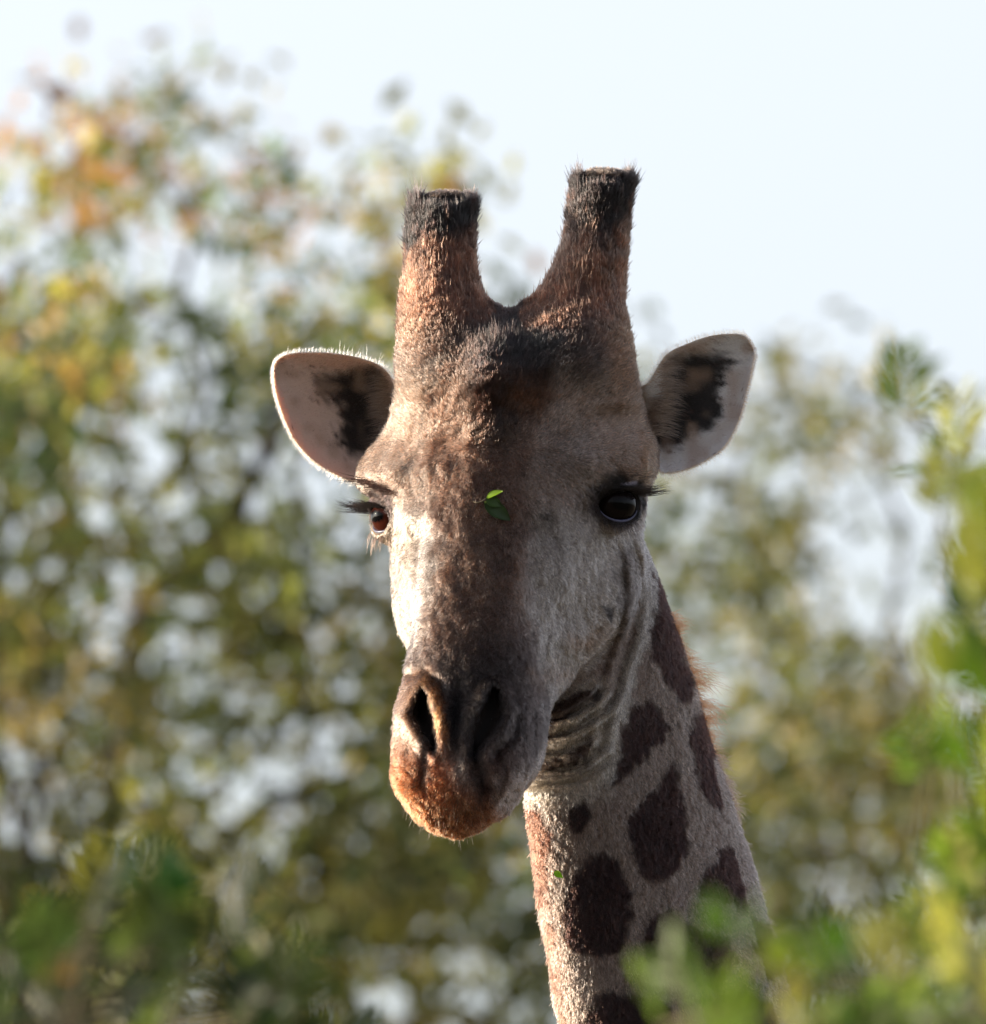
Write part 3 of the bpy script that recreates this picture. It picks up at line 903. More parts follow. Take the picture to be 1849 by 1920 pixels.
# ------------------------------------------------------------------ eyes
def build_eye(s):
    c = EYES[s]; g, side, up = eye_frame(s)
    nu, nv = 48, 32
    th = np.linspace(0, np.pi, nv); ph = np.linspace(0, 2 * np.pi, nu, endpoint=False)
    TH, PH = np.meshgrid(th, ph, indexing='ij')
    cor = 1 + 0.07 * np.exp(-(TH / 0.6) ** 2)
    dirv = np.cos(TH)[..., None] * g + np.sin(TH)[..., None] * (np.cos(PH)[..., None] * side + np.sin(PH)[..., None] * up)
    P = c + dirv * (ER * cor)[..., None]
    V = P.reshape(-1, 3)
    i = np.arange(nv - 1)[:, None] * nu; j = np.arange(nu)[None]; j2 = (j + 1) % nu
    Q = np.stack([i + j, i + nu + j, i + nu + j2, i + j2], -1).reshape(-1, 4)
    N = vert_normals(V, Q)
    if np.mean(np.sum((V - c) * N, 1)) < 0: Q = Q[:, ::-1]
    C = np.tile(srgb(16, 10, 9) if s > 0 else srgb(58, 25, 16), (len(V), 1)); t = TH.ravel(); p = PH.ravel()  # left iris browned for the sun, right one darkened for shade
    pup = np.hypot(np.sin(t) * np.cos(p) / 0.50, np.sin(t) * np.sin(p) / 0.26)
    C = mixc(C, srgb(4, 4, 5), 1 - sstep(0.85, 1.1, pup))
    C = mixc(C, srgb(10, 8, 8), sstep(0.86, 1.0, t))
    C = mixc(C, srgb(120, 112, 112), sstep(1.18, 1.3, t))
    eye = mesh_obj("eye", W(V[:, 0], V[:, 1], V[:, 2]), Q, M_EYE, giraffe, C)
    # wet lower rim
    a = np.radians(np.linspace(-58, 58, 24))
    el = np.radians(-(43 if s > 0 else 39) * np.sqrt(np.clip(1 - (np.degrees(a) / 62) ** 2, 0.02, 1)))
    dv = (np.cos(el) * np.cos(a))[:, None] * g + (np.cos(el) * np.sin(a))[:, None] * side + np.sin(el)[:, None] * up
    pts = c + dv * (ER + 2.2)
    V, Fc = tube(W(*pts.T), np.full(24, 2.8 * K) * np.sin(np.linspace(0.3, np.pi - 0.3, 24)), 8)
    mesh_obj("eyelid_rim", V, Fc, M_LID, eye)
    return eye
for s in (1, -1):
    o = build_eye(s)
    if s < 0: o["label"] = "brown eye catching the low sun"
    else: o["label"] = "dark glossy eye on the shaded side"

# ------------------------------------------------------------------ fur
def sample_quads(V, Q, dens, mask=None):
    a, b, c, d = (V[Q[:, i]] for i in range(4))
    ar = 0.5 * np.linalg.norm(np.cross(c - a, d - b), axis=1) 
    if mask is not None: ar = ar * mask
    n = int(ar.sum() * dens)
    cdf = np.cumsum(ar); cdf /= cdf[-1]
    f = np.searchsorted(cdf, rng.random(n)); f = np.clip(f, 0, len(Q) - 1)
    return f, rng.random(n), rng.random(n)

def norm(v): return v / (np.linalg.norm(v, axis=1, keepdims=True) + 1e-9)

def flow(P, isn):
    """lie of the coat, in photo axes"""
    x, y, z = P[:, 0], P[:, 1], P[:, 2]
    w, yl, n = head_local(x, y, z)
    F = np.zeros_like(P)
    # face: away from a whorl between the eyes, down the nose and out over the cheeks
    F[:, 0] = (x - 915) * 0.006; F[:, 1] = 0.9; F[:, 2] = 0.2
    up = 1 - sstep(780, 900, y)
    F[:, 1] = F[:, 1] * (1 - up) - 0.9 * up
    F[:, 2] = F[:, 2] * (1 - up) - 0.3 * up
    hornm = 1 - sstep(600, 680, y)
    F[:, 0] *= (1 - hornm); 
    chin = sstep(1380, 1480, y) * (1 - isn)
    F[:, 0] = F[:, 0] * (1 - chin) + chin * (x - 860) * 0.012
    F[:, 1] += chin * 0.4
    F[isn > 0.5] = np.array([0.12, 1.0, 0.0])
    F += 0.32 * (np.stack([vnoise(x / 26, y / 26, z / 26, 50 + k) for k in range(3)], 1) - 0.5) * np.array([1, 0.6, 1])
    return F

def make_fur():
    a, b, c, d = (BV[BQ[:, i]] for i in range(4))
    ctr = (a + b + c + d) / 4
    fn_ = norm(np.cross(c - a, d - b)) if True else 0
    if np.mean(np.sum(fn_ * BN[BQ[:, 0]], 1)) < 0: fn_ = -fn_
    vis = np.where(fn_[:, 2] > -0.15, 1.0, np.where(fn_[:, 2] > -0.6, 0.5, 0.12))
    vis *= (ctr[:, 1] < 2030)
    f, u, v = sample_quads(BV, BQ, 0.85, vis)
    def lerp(A):
        A0, A1, A2, A3 = (A[BQ[f, i]] for i in range(4))
        return (A0 * (1 - u)[:, None] + A1 * u[:, None]) * (1 - v)[:, None] + (A3 * (1 - u)[:, None] + A2 * u[:, None]) * v[:, None]
    P = lerp(BV); N = norm(lerp(BN))
    keep = np.ones(len(P), bool)
    for s in (-1, 1):
        cc = EYES[s]; g, side, up = eye_frame(s)
        dv = P - cc; r = np.linalg.norm(dv, axis=1)
        keep &= ~((r < 50.0) & (dv @ g > -20))
        ee = np.degrees(np.arcsin(np.clip(dv @ up / (r + 1e-6), -1, 1)))
        keep &= ~((r < 66) & (rng.random(len(P)) < np.where((ee > 36) & (ee < 68), 0.96, 0.3)))
    for s in (-1, 1):
        dd = seg_d(P[:, 0], P[:, 1], NOST[s])
        wd_ = NOST_W * (1.18 if s > 0 else 1.0) * np.interp(P[:, 1], [1288, 1335, 1372, 1402], [0.3, 1.2 if s < 0 else 1.0, 0.7 if s < 0 else 0.85, 0.1 if s < 0 else 0.3])
        keep &= ~((dd < wd_) & (P[:, 2] > 150) & (P[:, 1] > 1280) & (P[:, 1] < 1412))
    P = P[keep]; N = N[keep]
    C, isn, pm = coat_colors(P)
    x, y, z = P.T
    # length in photo pixels
    L = np.full(len(P), 7.5)
    L = np.where(y < 780, 10.0, L)
    nearh = (y < 560)
    L = np.where(nearh, 15.0, L)
    tip = 1 - sstep(395, 450, y - np.where(x > 960, -15, 25))
    L = L + tip * 3
    top = (y < np.where(x > 960, 328, 368))
    L = np.where(top, 8, L)
    L = L + 5 * sstep(1420, 1500, y) * (1 - isn)
    L = np.where(isn > 0.5, 8.5, L)
    L = np.where((isn > 0.5) & (np.hypot(x - 985, y - 1180) < 320), 6.0, L)
    # tuft on the forehead bump
    L = L + 20 * np.exp(-((x - 930) / 55) ** 2 - ((y - 645) / 22) ** 2)
    for s in (-1, 1):
        r = np.linalg.norm(P - EYES[s], axis=1)
        L = np.where(r < 62, 7.0, L)
    cl = vnoise(x / 7, y / 10, z / 7, 61)
    L = L * (0.65 + 0.5 * rng.random(len(P))) * (0.75 + 0.5 * cl)
    Fd = flow(P, isn)
    T = norm(Fd - N * np.sum(Fd * N, 1)[:, None])
    lift = np.full(len(P), 0.22)
    lift += 0.22 * sstep(1400, 1480, y) * (1 - isn)
    lift += 0.02 * tip
    lift = np.where(nearh & ~top, 0.12, lift)
    lift = np.where(top, 0.8, lift)
    lift += (cl - 0.5) * 0.25
    lift = np.clip(lift + rng.normal(0, 0.1, len(P)), 0.1, 1.0)[:, None]
    jit = rng.normal(0, 0.13, P.shape)
    clump = 0.3 * (np.stack([vnoise(x / 6, y / 6, z / 6, 70 + k) for k in range(3)], 1) - 0.5)
    d0 = norm(N * (lift + 0.25) + T * (1 - lift) + jit + clump)
    d1 = norm(N * (lift - 0.12) + T * (1.05 - lift) + jit * 1.3 + clump * 1.0)
    tip_dir = np.zeros_like(P); tip_dir[:, 1] = -1
    # hair of the horn tips flares outwards
    hx = np.where(x > 960, 1130, 828)
    d1[:, 1] -= tip * 0.4
    flare = np.exp(-((y - np.where(x > 960, 352, 394)) / 20) ** 2) * (np.abs(x - hx) > 40)
    core = (np.abs(x - hx) < 40) & (y < np.where(x > 960, 352, 392))
    L = np.where(core, 5.0, L)
    L = L + flare * 46 * vnoise(x / 9, y / 30, z / 9, 66) ** 1.5 * rng.random(len(P)) ** 1.5
    d1[:, 0] += flare * np.sign(x - hx) * 0.65
    d1 = norm(d1)
    guard_len = np.where(rng.random(len(P)) < 0.06, 1.7, 1.0)
    L = L * np.where((y > 1380) & (isn < 0.5), 1.0, guard_len)
    ts = np.array([0, 0.4, 0.75, 1.0])
    pts = np.stack([P - N * 1.2] + [P + d0 * (L * t * (1 - 0.5 * t))[:, None] + d1 * (L * 0.5 * t * t)[:, None] for t in ts[1:]], 1)
    rad0 = np.where(isn > 0.5, 0.00030, 0.00028) * (0.8 + 0.5 * rng.random(len(P)))
    guard = rng.random(len(P)) < 0.07
    rad0 = np.where(guard, rad0 * 1.5, rad0)
    R = rad0[:, None] * np.array([1, 0.95, 0.7, 0.12])
    C = C * (0.35 + 1.5 * rng.random(len(P)) ** 1.8 + 0.35 * (cl - 0.5))[:, None]
    # scattered grey and rusty hairs
    C = np.where(guard[:, None], C * rng.choice([0.35, 1.7], (len(P), 1)), C)
    k = rng.random(len(P))
    C = np.where(((k < 0.04) & (pm < 0.5))[:, None], C * 1.7, C)
    C = np.where(((k > 0.93) & (y < 950))[:, None], C * np.array([1.45, 0.95, 0.75]), C)
    Pw = W(pts[..., 0], pts[..., 1], pts[..., 2])
    curves_obj("fur", Pw, R, np.clip(C, 0.004, 0.92), M_FUR, giraffe)
    return len(P)
NF = make_fur()

def strands(name, roots, dirs, bends, lens, cols, rad, mat=M_HAIR, parent=giraffe, npt=6):
    """long hair: px-space roots, start direction, end direction, length in px"""
    roots = np.asarray(roots, float); n = len(roots)
    d0 = norm(np.asarray(dirs, float)); d1 = norm(np.asarray(bends, float)); lens = np.asarray(lens, float)
    t = np.linspace(0, 1, npt)
    pts = np.stack([roots + d0 * (lens * q * (1 - 0.5 * q))[:, None] + d1 * (lens * 0.5 * q * q)[:, None] for q in t], 1)
    prof = np.interp(t, [0, 0.5, 1], [1, 0.8, 0.12])
    R = np.broadcast_to(np.asarray(rad, float).reshape(-1, 1), (n, 1)) * prof[None]
    return curves_obj(name, W(pts[..., 0], pts[..., 1], pts[..., 2]), R, cols, mat, parent)

def proj_neck_edge(py):
    return np.interp(py, [r[0] for r in NECK], [r[2] for r in NECK])

# mane along the back of the neck
def make_mane():
    n = 3000
    t = rng.random(n) ** 1.15
    py = 1150 + t * 760
    ez = np.interp(py, [r[0] for r in NECK], [r[3] for r in NECK])
    bz = np.interp(py, [r[0] for r in NECK], [r[4] for r in NECK])
    cx = np.interp(py, [r[0] for r in NECK], [(r[1] + r[2]) / 2 for r in NECK]); ax_ = np.interp(py, [r[0] for r in NECK], [(r[2] - r[1]) / 2 for r in NECK])
    an = rng.normal(-0.12, 0.13, n)
    px = cx + ax_ * np.cos(an) - 3; pz = ez + bz * np.sin(an) - (px - cx) * (0.08 + 0.5 * sstep(1150, 1560, py))
    dense = np.interp(py, [1150, 1200, 1260, 1380, 1460, 1600, 1900], [0.3, 1, 1.1, 0.75, 0.45, 0.35, 0.3])
    L = (14 + 62 * rng.random(n) ** 1.8) * dense * (0.25 + 1.5 * vnoise(py / 20, py * 0, py * 0, 81))
    cm = vnoise(py / 11, py * 0 + 3, py * 0, 82) - 0.5
    d = np.stack([np.cos(an) * 0.9, -0.1 + 1.3 * cm, np.sin(an) * 0.7], 1) + rng.normal(0, 0.24, (n, 3))
    b = np.stack([0.6 + 0 * an, 0.75 + 1.2 * cm, np.sin(an) * 0.4], 1) + rng.normal(0, 0.35, (n, 3))
    C = srgb(150, 84, 50)[None] * (0.5 + 0.8 * rng.random((n, 1)))
    C = np.where((py > 1420)[:, None], srgb(96, 70, 56)[None] * (0.5 + 0.9 * rng.random((n, 1))), C)
    strands("mane", np.stack([px, py, pz], 1), d, b, L, C, 0.00022 * (0.7 + 0.6 * rng.random(n)))
make_mane()

def make_lashes():
    R, Dn, Bn, Ln, Cn = [], [], [], [], []
    for s in (1, -1):
        c = EYES[s]; g, side, up = eye_frame(s)
        sx = 1 if s > 0 else -1
        n = 300
        a = np.radians(rng.uniform(-60, 75, n)) * 1.0
        # side axis points to the picture's right for both; the outer corner is on the outside
        outer = np.degrees(a) * (1 if side[0] * sx > 0 else -1)
        e = np.radians(((34 if s > 0 else 26) - 0.08 * np.abs(np.degrees(a))) * np.sqrt(np.clip(1 - (np.degrees(a) / 80) ** 2, 0, 1)) + rng.normal(0, 2.0, n) - 1)
        dv = (np.cos(e) * np.cos(a))[:, None] * g + (np.cos(e) * np.sin(a))[:, None] * side + np.sin(e)[:, None] * up
        root = c + dv * 51
        q = np.clip((outer + 60) / 130, 0, 1)
        d = dv * 0.4 + np.array([sx * 0.95, 0.10, 0.22])[None] + rng.normal(0, 0.10, (n, 3))
        b = np.array([sx * 1.0, -0.30, 0.05])[None] + rng.normal(0, 0.16, (n, 3))
        R.append(root); Dn.append(d); Bn.append(b); Ln.append((20 + 54 * q) * (0.45 + 0.7 * rng.random(n))); Cn.append(np.tile([0.008, 0.007, 0.007], (n, 1)))
        # brow tuft above the eye
        n = 150 if s < 0 else 16
        t = rng.random(n)
        if s < 0:
            px = 742 - 58 * t + rng.normal(0, 3, n); py = 925 - 24 * t + rng.normal(0, 3.5, n)
        else:
            px = 1150 + 50 * t + rng.normal(0, 3, n); py = 884 + 6 * t + rng.normal(0, 4, n)
        zz = np.array([surf_z(a_, b_, 9) if np.any(np.hypot(BV[:, 0] - a_, BV[:, 1] - b_) < 9) else c[2] for a_, b_ in zip(px, py)])
        R.append(np.stack([px, py, zz], 1))
        Dn.append(np.array([sx * 0.95, -0.05, 0.3])[None] + rng.normal(0, 0.10, (n, 3)))
        Bn.append(np.array([sx * 1.0, 0.05 if s > 0 else 0.0, 0.05])[None] + rng.normal(0, 0.15, (n, 3)))
        Ln.append((16 + 44 * t * (1 if s < 0 else 0.6)) * (0.6 + 0.5 * rng.random(n)))
        Cn.append(srgb(40, 28, 24)[None] * (0.4 + 0.8 * rng.random((n, 1))))
        # lower lashes
        n = 90 if s > 0 else 34
        a = np.radians(rng.uniform(-50, 60, n))
        e = np.radians(-44 * np.sqrt(np.clip(1 - (np.degrees(a) / 75) ** 2, 0, 1)))
        dv = (np.cos(e) * np.cos(a))[:, None] * g + (np.cos(e) * np.sin(a))[:, None] * side + np.sin(e)[:, None] * up
        R.append(c + dv * 53); Dn.append(dv + np.array([0.25 * sx, 0.8, 0.2])); Bn.append(np.array([0.35 * (1 if s > 0 else -0.1), 1.0, 0.1])[None] + rng.normal(0, 0.12, (n, 3)))
        Ln.append((14 + 24 * rng.random(n)) * (1.0 if s > 0 else 1.2)); Cn.append(np.tile(srgb(26, 21, 19) if s > 0 else srgb(40, 29, 23), (n, 1)))
    strands("eyelashes", np.concatenate(R), np.concatenate(Dn), np.concatenate(Bn), np.concatenate(Ln), np.concatenate(Cn), 0.00026)
make_lashes()

def make_whiskers():
    # bristles round lips and chin
    m = (BV[:, 1] > 1330) & (BV[:, 1] < 1572) & (BV[:, 2] > 90) & (BV[:, 0] < 1030)
    w_ = np.where((BV[:, 1] > 1500) & m, 3.0, np.where(m, 0.35, 0)); w_ /= w_.sum()
    n = 380
    i = rng.choice(len(BV), n, p=w_)
    P = BV[i]; N = BN[i]
    d = N + np.array([0, 0.35, 0]) + rng.normal(0, 0.18, (n, 3))
    b = N * 0.5 + np.array([0, 0.9, 0.1]) + rng.normal(0, 0.25, (n, 3))
    L = 10 + 24 * rng.random(n)
    C = np.where(rng.random((n, 1)) < 0.85, srgb(30, 24, 20)[None], srgb(170, 130, 90)[None])
    strands("whiskers", P, d, b, L, C, 0.00013)
make_whiskers()

def make_ear_hair():
    R, Dn, Bn, Ln, Cn, Rd = [], [], [], [], [], []
    for s in (-1, 1):
        V, Q, C, U, n0, NS, NT, dark = ear_data[s]
        N = vert_normals(V, Q)
        sx = s
        # short velvet on both faces
        f, u, v = sample_quads(V, Q, 0.36)
        q = [V[Q[f, k]] for k in range(4)]
        P = (q[0] * (1 - u)[:, None] + q[1] * u[:, None]) * (1 - v)[:, None] + (q[3] * (1 - u)[:, None] + q[2] * u[:, None]) * v[:, None]
        nn = N[Q[f, 0]]; cc = C[Q[f, 0]]; uu = U[Q[f, 0]]
        n = len(P)
        R.append(P - nn * 1); Dn.append(nn * 0.5 + np.array([sx * 0.8, 0.15, 0]) + rng.normal(0, 0.25, (n, 3)))
        Bn.append(nn * 0.2 + np.array([sx * 1.0, 0.3, 0]) + rng.normal(0, 0.3, (n, 3)))
        Ln.append(7 * (0.6 + 0.7 * rng.random(n))); Cn.append(cc * (0.7 + 0.6 * rng.random((n, 1)))); Rd.append(np.full(n, 0.00017))
        # rim fringe
        for edge, sg in ((0, -1), (NT - 1, 1)):
            n = 1000
            r = rng.integers(8, NS, n)
            P = V[r * NT + edge] + rng.normal(0, 1.5, (n, 3)); P[:, 2] -= 4
            R.append(P)
            Dn.append(np.array([sx * 0.35 if sg > 0 else -sx * 0.1, sg * 0.9, -0.1])[None] + rng.normal(0, 0.22, (n, 3)))
            Bn.append(np.array([sx * (0.5 if sg > 0 else -0.6), sg * 0.8, 0])[None] + rng.normal(0, 0.3, (n, 3)))
            longf = np.where((rng.random(n) < 0.07) & (r < 34), 2.4, 1.0)
            Ln.append((5 + 8 * rng.random(n)) * longf * (1.0 if sg > 0 or s < 0 else 1.0)); Cn.append(np.tile(srgb(190, 168, 142), (n, 1))); Rd.append(np.full(n, 0.00013))
        # long pale hair sweeping across the dark hollow from the head side
        n = 520
        t = rng.random(n)
        if s < 0:
            px = 722 + 14 * t + rng.normal(0, 6, n); py = 690 + 145 * t
        else:
            px = 1247 - 14 * t + rng.normal(0, 7, n); py = 680 + 135 * t
        zz = EARS[s]['z0'] - 8 + rng.normal(0, 6, n) + 6
        R.append(np.stack([px, py, zz], 1))
        Dn.append(np.array([sx * 0.8, -0.1, 0.35])[None] + rng.normal(0, 0.16, (n, 3)))
        Bn.append(np.array([sx * 0.95, 0.42, 0.0])[None] + rng.normal(0, 0.2, (n, 3)))
        Ln.append(22 + 34 * rng.random(n)); Cn.append(srgb(136, 116, 100)[None] * (0.5 + 0.8 * rng.random((n, 1)))); Rd.append(np.full(n, 0.00019))
    o = strands("ear_hair", np.concatenate(R), np.concatenate(Dn), np.concatenate(Bn), np.concatenate(Ln), np.clip(np.concatenate(Cn), 0, .9), np.concatenate(Rd), npt=5)
make_ear_hair()

# ------------------------------------------------------------------ leaves on the animal
def leaf_blade(base, tip, width, bend, nrm, nseg=7):
    """a pointed oval blade between two points (photo px + depth), folded along its midrib"""
    base = np.array(base, float); tip = np.array(tip, float); nrm = np.array(nrm, float)
    ax = tip - base; L = np.linalg.norm(ax); axn = ax / L
    sd = np.cross(axn, nrm); sd /= np.linalg.norm(sd)
    V = []; 
    for i in range(nseg + 1):
        t = i / nseg
        w = width * math.sin(math.pi * min(1, t ** 0.8)) ** 0.8 if 0 < t < 1 else 0.4
        c = base + ax * t + nrm * bend * math.sin(math.pi * t)
        for k, h in ((-1, 0.28), (-0.5, 0.06), (0, 0), (0.5, 0.06), (1, 0.28)):
            V.append(c + sd * w * k + nrm * w * h)
    V = np.array(V); F = []
    for i in range(nseg):
        for k in range(4):
            a = i * 5 + k
            F.append([a, a + 1, a + 6, a + 5])
    V2 = V - nrm * 0.7
    n = len(V)
    F2 = [[q + n for q in f[::-1]] for f in F]
    edge = [i * 5 for i in range(nseg + 1)] + [nseg * 5 + k for k in range(1, 5)] + [i * 5 + 4 for i in range(nseg - 1, -1, -1)] + [3, 2, 1]
    FR = [[edge[i], edge[i] + n, edge[(i + 1) % len(edge)] + n, edge[(i + 1) % len(edge)]] for i in range(len(edge))]
    return np.concatenate([V, V2]), F + F2 + FR

def build_face_leaf():
    z = surf_z(925, 945, 8) + 9
    root = empty("leaf", W(905, 939, z))
    tag(root, "small green leaf sprig stuck to the brown fur between the eyes of the giraffe", "leaf")
    def part(name, V, F, c, mat):
        V = np.array(V); return mesh_obj(name, W(V[:, 0], V[:, 1], V[:, 2]), F, mat, root, np.tile(srgb(*c), (len(V), 1)))
    V, F = leaf_blade((912, 934, z + 3), (943, 921, z + 12), 8, 2, (-0.45, -0.62, 0.64)); part("leaf_blade", V, F, (120, 150, 30), M_LEAF_NEAR)
    V, F = leaf_blade((908, 941, z + 1), (957, 976, z + 2), 15, 5, (0.12, -0.15, 0.98)); part("leaf_blade", V, F, (58, 76, 44), M_LEAF_NEAR)
    V, F = leaf_blade((911, 935, z + 2), (941, 950, z + 6), 11, 3, (0.1, -0.3, 0.95)); part("leaf_blade", V, F, (66, 86, 44), M_LEAF_NEAR)
    pts = W(np.array([888, 896, 904, 912]), np.array([941, 943, 940, 934]), z + np.array([0, 2, 3, 4]))
    V, F = tube(pts, np.array([0.7, 0.8, 0.9, 0.8]) * K, 6)
    mesh_obj("leaf_stalk", V, F, M_TWIG, root)
def build_neck_leaf():
    z = surf_z(1047, 1642, 8) + 9
    V, F = leaf_blade((1040, 1637, z), (1056, 1648, z + 2), 6, 2, (-0.4, -0.3, 0.85))
    V = np.array(V)
    o = mesh_obj("leaf", W(V[:, 0], V[:, 1], V[:, 2]), F, M_LEAF_NEAR, None, np.tile(srgb(120, 160, 30), (len(V), 1)))
    tag(o, "tiny bright green leaf fragment clinging to the giraffe's neck below its chin", "leaf")
build_face_leaf(); build_neck_leaf()

# ------------------------------------------------------------------ trees and shrubs
def leaf_cloud(centers, cols, nleaf, sigma, size, aspect=0.5, droop=0.3):
    """centers (N,3) world, each with nleaf folded leaves around it -> verts, faces, colours"""
    N = len(centers)
    C = np.repeat(centers, nleaf, 0) + rng.normal(0, 1, (N * nleaf, 3)) * sigma
    n = len(C)
    col_ = 1.5 * np.repeat(cols, nleaf, 0) * (0.7 + 0.6 * rng.random((n, 1)))
    d = norm(rng.normal(0, 1, (n, 3)) + np.array([0, 0, -droop]))
    u = norm(np.cross(d, rng.normal(0, 1, (n, 3))))
    w = np.cross(d, u)
    L = size * (0.6 + 0.8 * rng.random((n, 1)))
    hw = L * aspect * 0.5
    base = C; tip = C + d * L; mid = C + d * L * 0.45
    V = np.stack([base, mid + u * hw + w * hw * 0.35, tip, mid - u * hw + w * hw * 0.35], 1).reshape(-1, 3)
    i = np.arange(n) * 4
    F = np.concatenate([np.stack([i, i + 1, i + 2], 1), np.stack([i, i + 2, i + 3], 1)])
    return V, F, np.repeat(col_, 4, 0)

def pick(n, x0, x1, y0, y1, densf):
    out = np.zeros((0, 2))
    while len(out) < n:
        p = np.stack([rng.uniform(x0, x1, n * 3), rng.uniform(y0, y1, n * 3)], 1)
        k = rng.random(len(p)) < densf(p[:, 0], p[:, 1])
        out = np.concatenate([out, p[k]])
    return out[:n]

def palette(cols, wts, n):
    c = np.array([srgb(*q) for q in cols]); w = np.array(wts, float); w /= w.sum()
    return c[rng.choice(len(c), n, p=w)]

def limb_pts(a, b, sag, n=6):
    t = np.linspace(0, 1, n)[:, None]
    p = a + (b - a) * t
    p = p + np.array([0, 0, 1.0]) * (np.sin(t * np.pi) * sag)
    k = np.sin(t * np.pi) * np.linalg.norm(b - a) * 0.05
    return p + rng.normal(0, 1, (n, 3)) * k

def make_tree(label, dist, depth, n_cl, region, densf, colf, nleaf, sigma, size, trunk_px, fork_py, limbs, group=None, name="tree", aspect=0.5, trunk_r=0.16):
    p = pick(n_cl, *region, densf)
    dd = dist + rng.normal(0, depth, n_cl)
    ctr = at(p[:, 0], p[:, 1], dd)
    foot = at(trunk_px, 960, dist); foot = np.array([foot[0], foot[1], 0.0])
    root = empty(name, foot)
    tag(root, label, "tree", group)
    tone = 0.55 + 0.9 * vnoise(p[:, 0] / 120, p[:, 1] / 110, p[:, 0] * 0, 120)
    V, F, C = leaf_cloud(ctr, colf(p) * tone[:, None], nleaf, sigma, size, aspect)
    mesh_obj("crown", V, F, M_LEAF, root, C, smooth=False)
    mb = MB()
    fork = at(trunk_px, fork_py, dist)
    mb.add(*tube(limb_pts(foot, fork, 0.0, 8), np.linspace(trunk_r * 1.3, trunk_r * 0.8, 8), 12))
    for pts, r in limbs:
        P = np.array([at(q[0], q[1], dist + (q[2] if len(q) > 2 else 0)) for q in pts])
        mb.add(*tube(P, np.linspace(r, r * 0.55, len(P)), 8))
    for i in rng.choice(n_cl, min(34, n_cl), replace=False):
        a = fork + (ctr[i] - fork) * rng.uniform(0.0, 0.35)
        L = np.linalg.norm(ctr[i] - fork)
        mb.add(*tube(limb_pts(fork * 0.75 + a * 0.25, ctr[i], 0.12 * L), np.linspace(0.018, 0.005, 6), 5))
    o = mb.build("trunk", M_BARK, root)
    return root

def left_top(x):
    return np.interp(x, [-1700, -300, 0, 100, 200, 320, 420, 550, 800, 950, 1020, 1120], [420, 330, 270, 150, 75, 95, 170, 210, 230, 340, 470, 800])
def dens_left(x, y):
    t = left_top(x)
    e = sstep(-20, 240, y - t + 130 * (vnoise(x / 70, y / 70, x * 0, 91) - 0.5))
    g = vnoise(x / 170, y / 150, x * 0, 92) * 0.55 + vnoise(x / 74, y / 68, x * 0, 93) * 0.45
    thr = np.interp(y, [100, 500, 900, 1400, 1900], [0.49, 0.485, 0.48, 0.47, 0.46])
    r = 1 - sstep(1000, 1170, x)
    # opening in the crown where the sky shows through
    gap = np.exp(-((x - 290) / 120) ** 2 - ((y - 720) / 90) ** 2) * 0.85 + np.exp(-((x - 95) / 70) ** 2 - ((y - 540) / 80) ** 2) * 0.8 + np.exp(-((x - 590) / 90) ** 2 - ((y - 1300) / 130) ** 2) * 0.75
    return e * (0.02 + 0.98 * sstep(thr - 0.03, thr + 0.05, g)) * r * (1 - np.clip(gap, 0, 0.95)) * (y > t - 10)
def col_left(p):
    x, y = p[:, 0], p[:, 1]; n = len(p)
    base = palette([(90, 98, 54), (112, 110, 58), (72, 82, 48), (128, 120, 68), (58, 72, 44)], [3.4, 2.4, 2.4, 1.0, 1.8], n)
    rust = palette([(122, 90, 56), (130, 106, 60), (112, 82, 58), (140, 122, 74)], [3, 2, 1.4, 2], n)
    green = palette([(72, 76, 40), (56, 62, 34), (92, 90, 46), (118, 104, 56)], [3, 2, 3, 1.3], n)
    w = np.zeros(n)
    for cx, cy, r, a in ((210, 240, 130, 1.0), (330, 320, 140, 0.9), (540, 400, 140, 0.7), (440, 430, 120, 0.9), (620, 480, 130, 0.85), (740, 500, 110, 0.75), (290, 390, 110, 0.7), (480, 540, 110, 0.5), (30, 620, 100, 0.5)):
        w = np.maximum(w, 0.7 * a * np.exp(-((x - cx) ** 2 + (y - cy) ** 2) / r ** 2))
    gw = sstep(620, 1250, y) * 0.85
    k = rng.random(n)
    out = np.where((k < gw)[:, None], green, base)
    return np.where((rng.random(n) < w)[:, None], rust, out)
make_tree("tall leafy tree behind the giraffe's pale left-hand ear, its top turning rust and yellow", 36.0, 1.3, 1750, (-1700, 1170, 40, 2500), dens_left, col_left,
          18, 0.075, 0.070, 150, 2600,
          [([(150, 2600, 1.5), (200, 1600, 2.2), (270, 1120, 1.8), (390, 1040, 0), (450, 935, -.8), (500, 850, -.6), (560, 700, .6)], 0.040),
           ([(150, 2600), (90, 1700, 0), (-40, 1300, 0), (20, 900, 0), (-30, 640, 0), (40, 480, 0)], 0.020),
           ([(150, 2600), (350, 1650, 0), (470, 1530, 0), (620, 1470, 0), (760, 1400, .2)], 0.026),
           ([(400, 1030), (350, 860, .2), (390, 700, .2), (330, 560, .2), (370, 430, .1), (300, 340, .1)], 0.013)])

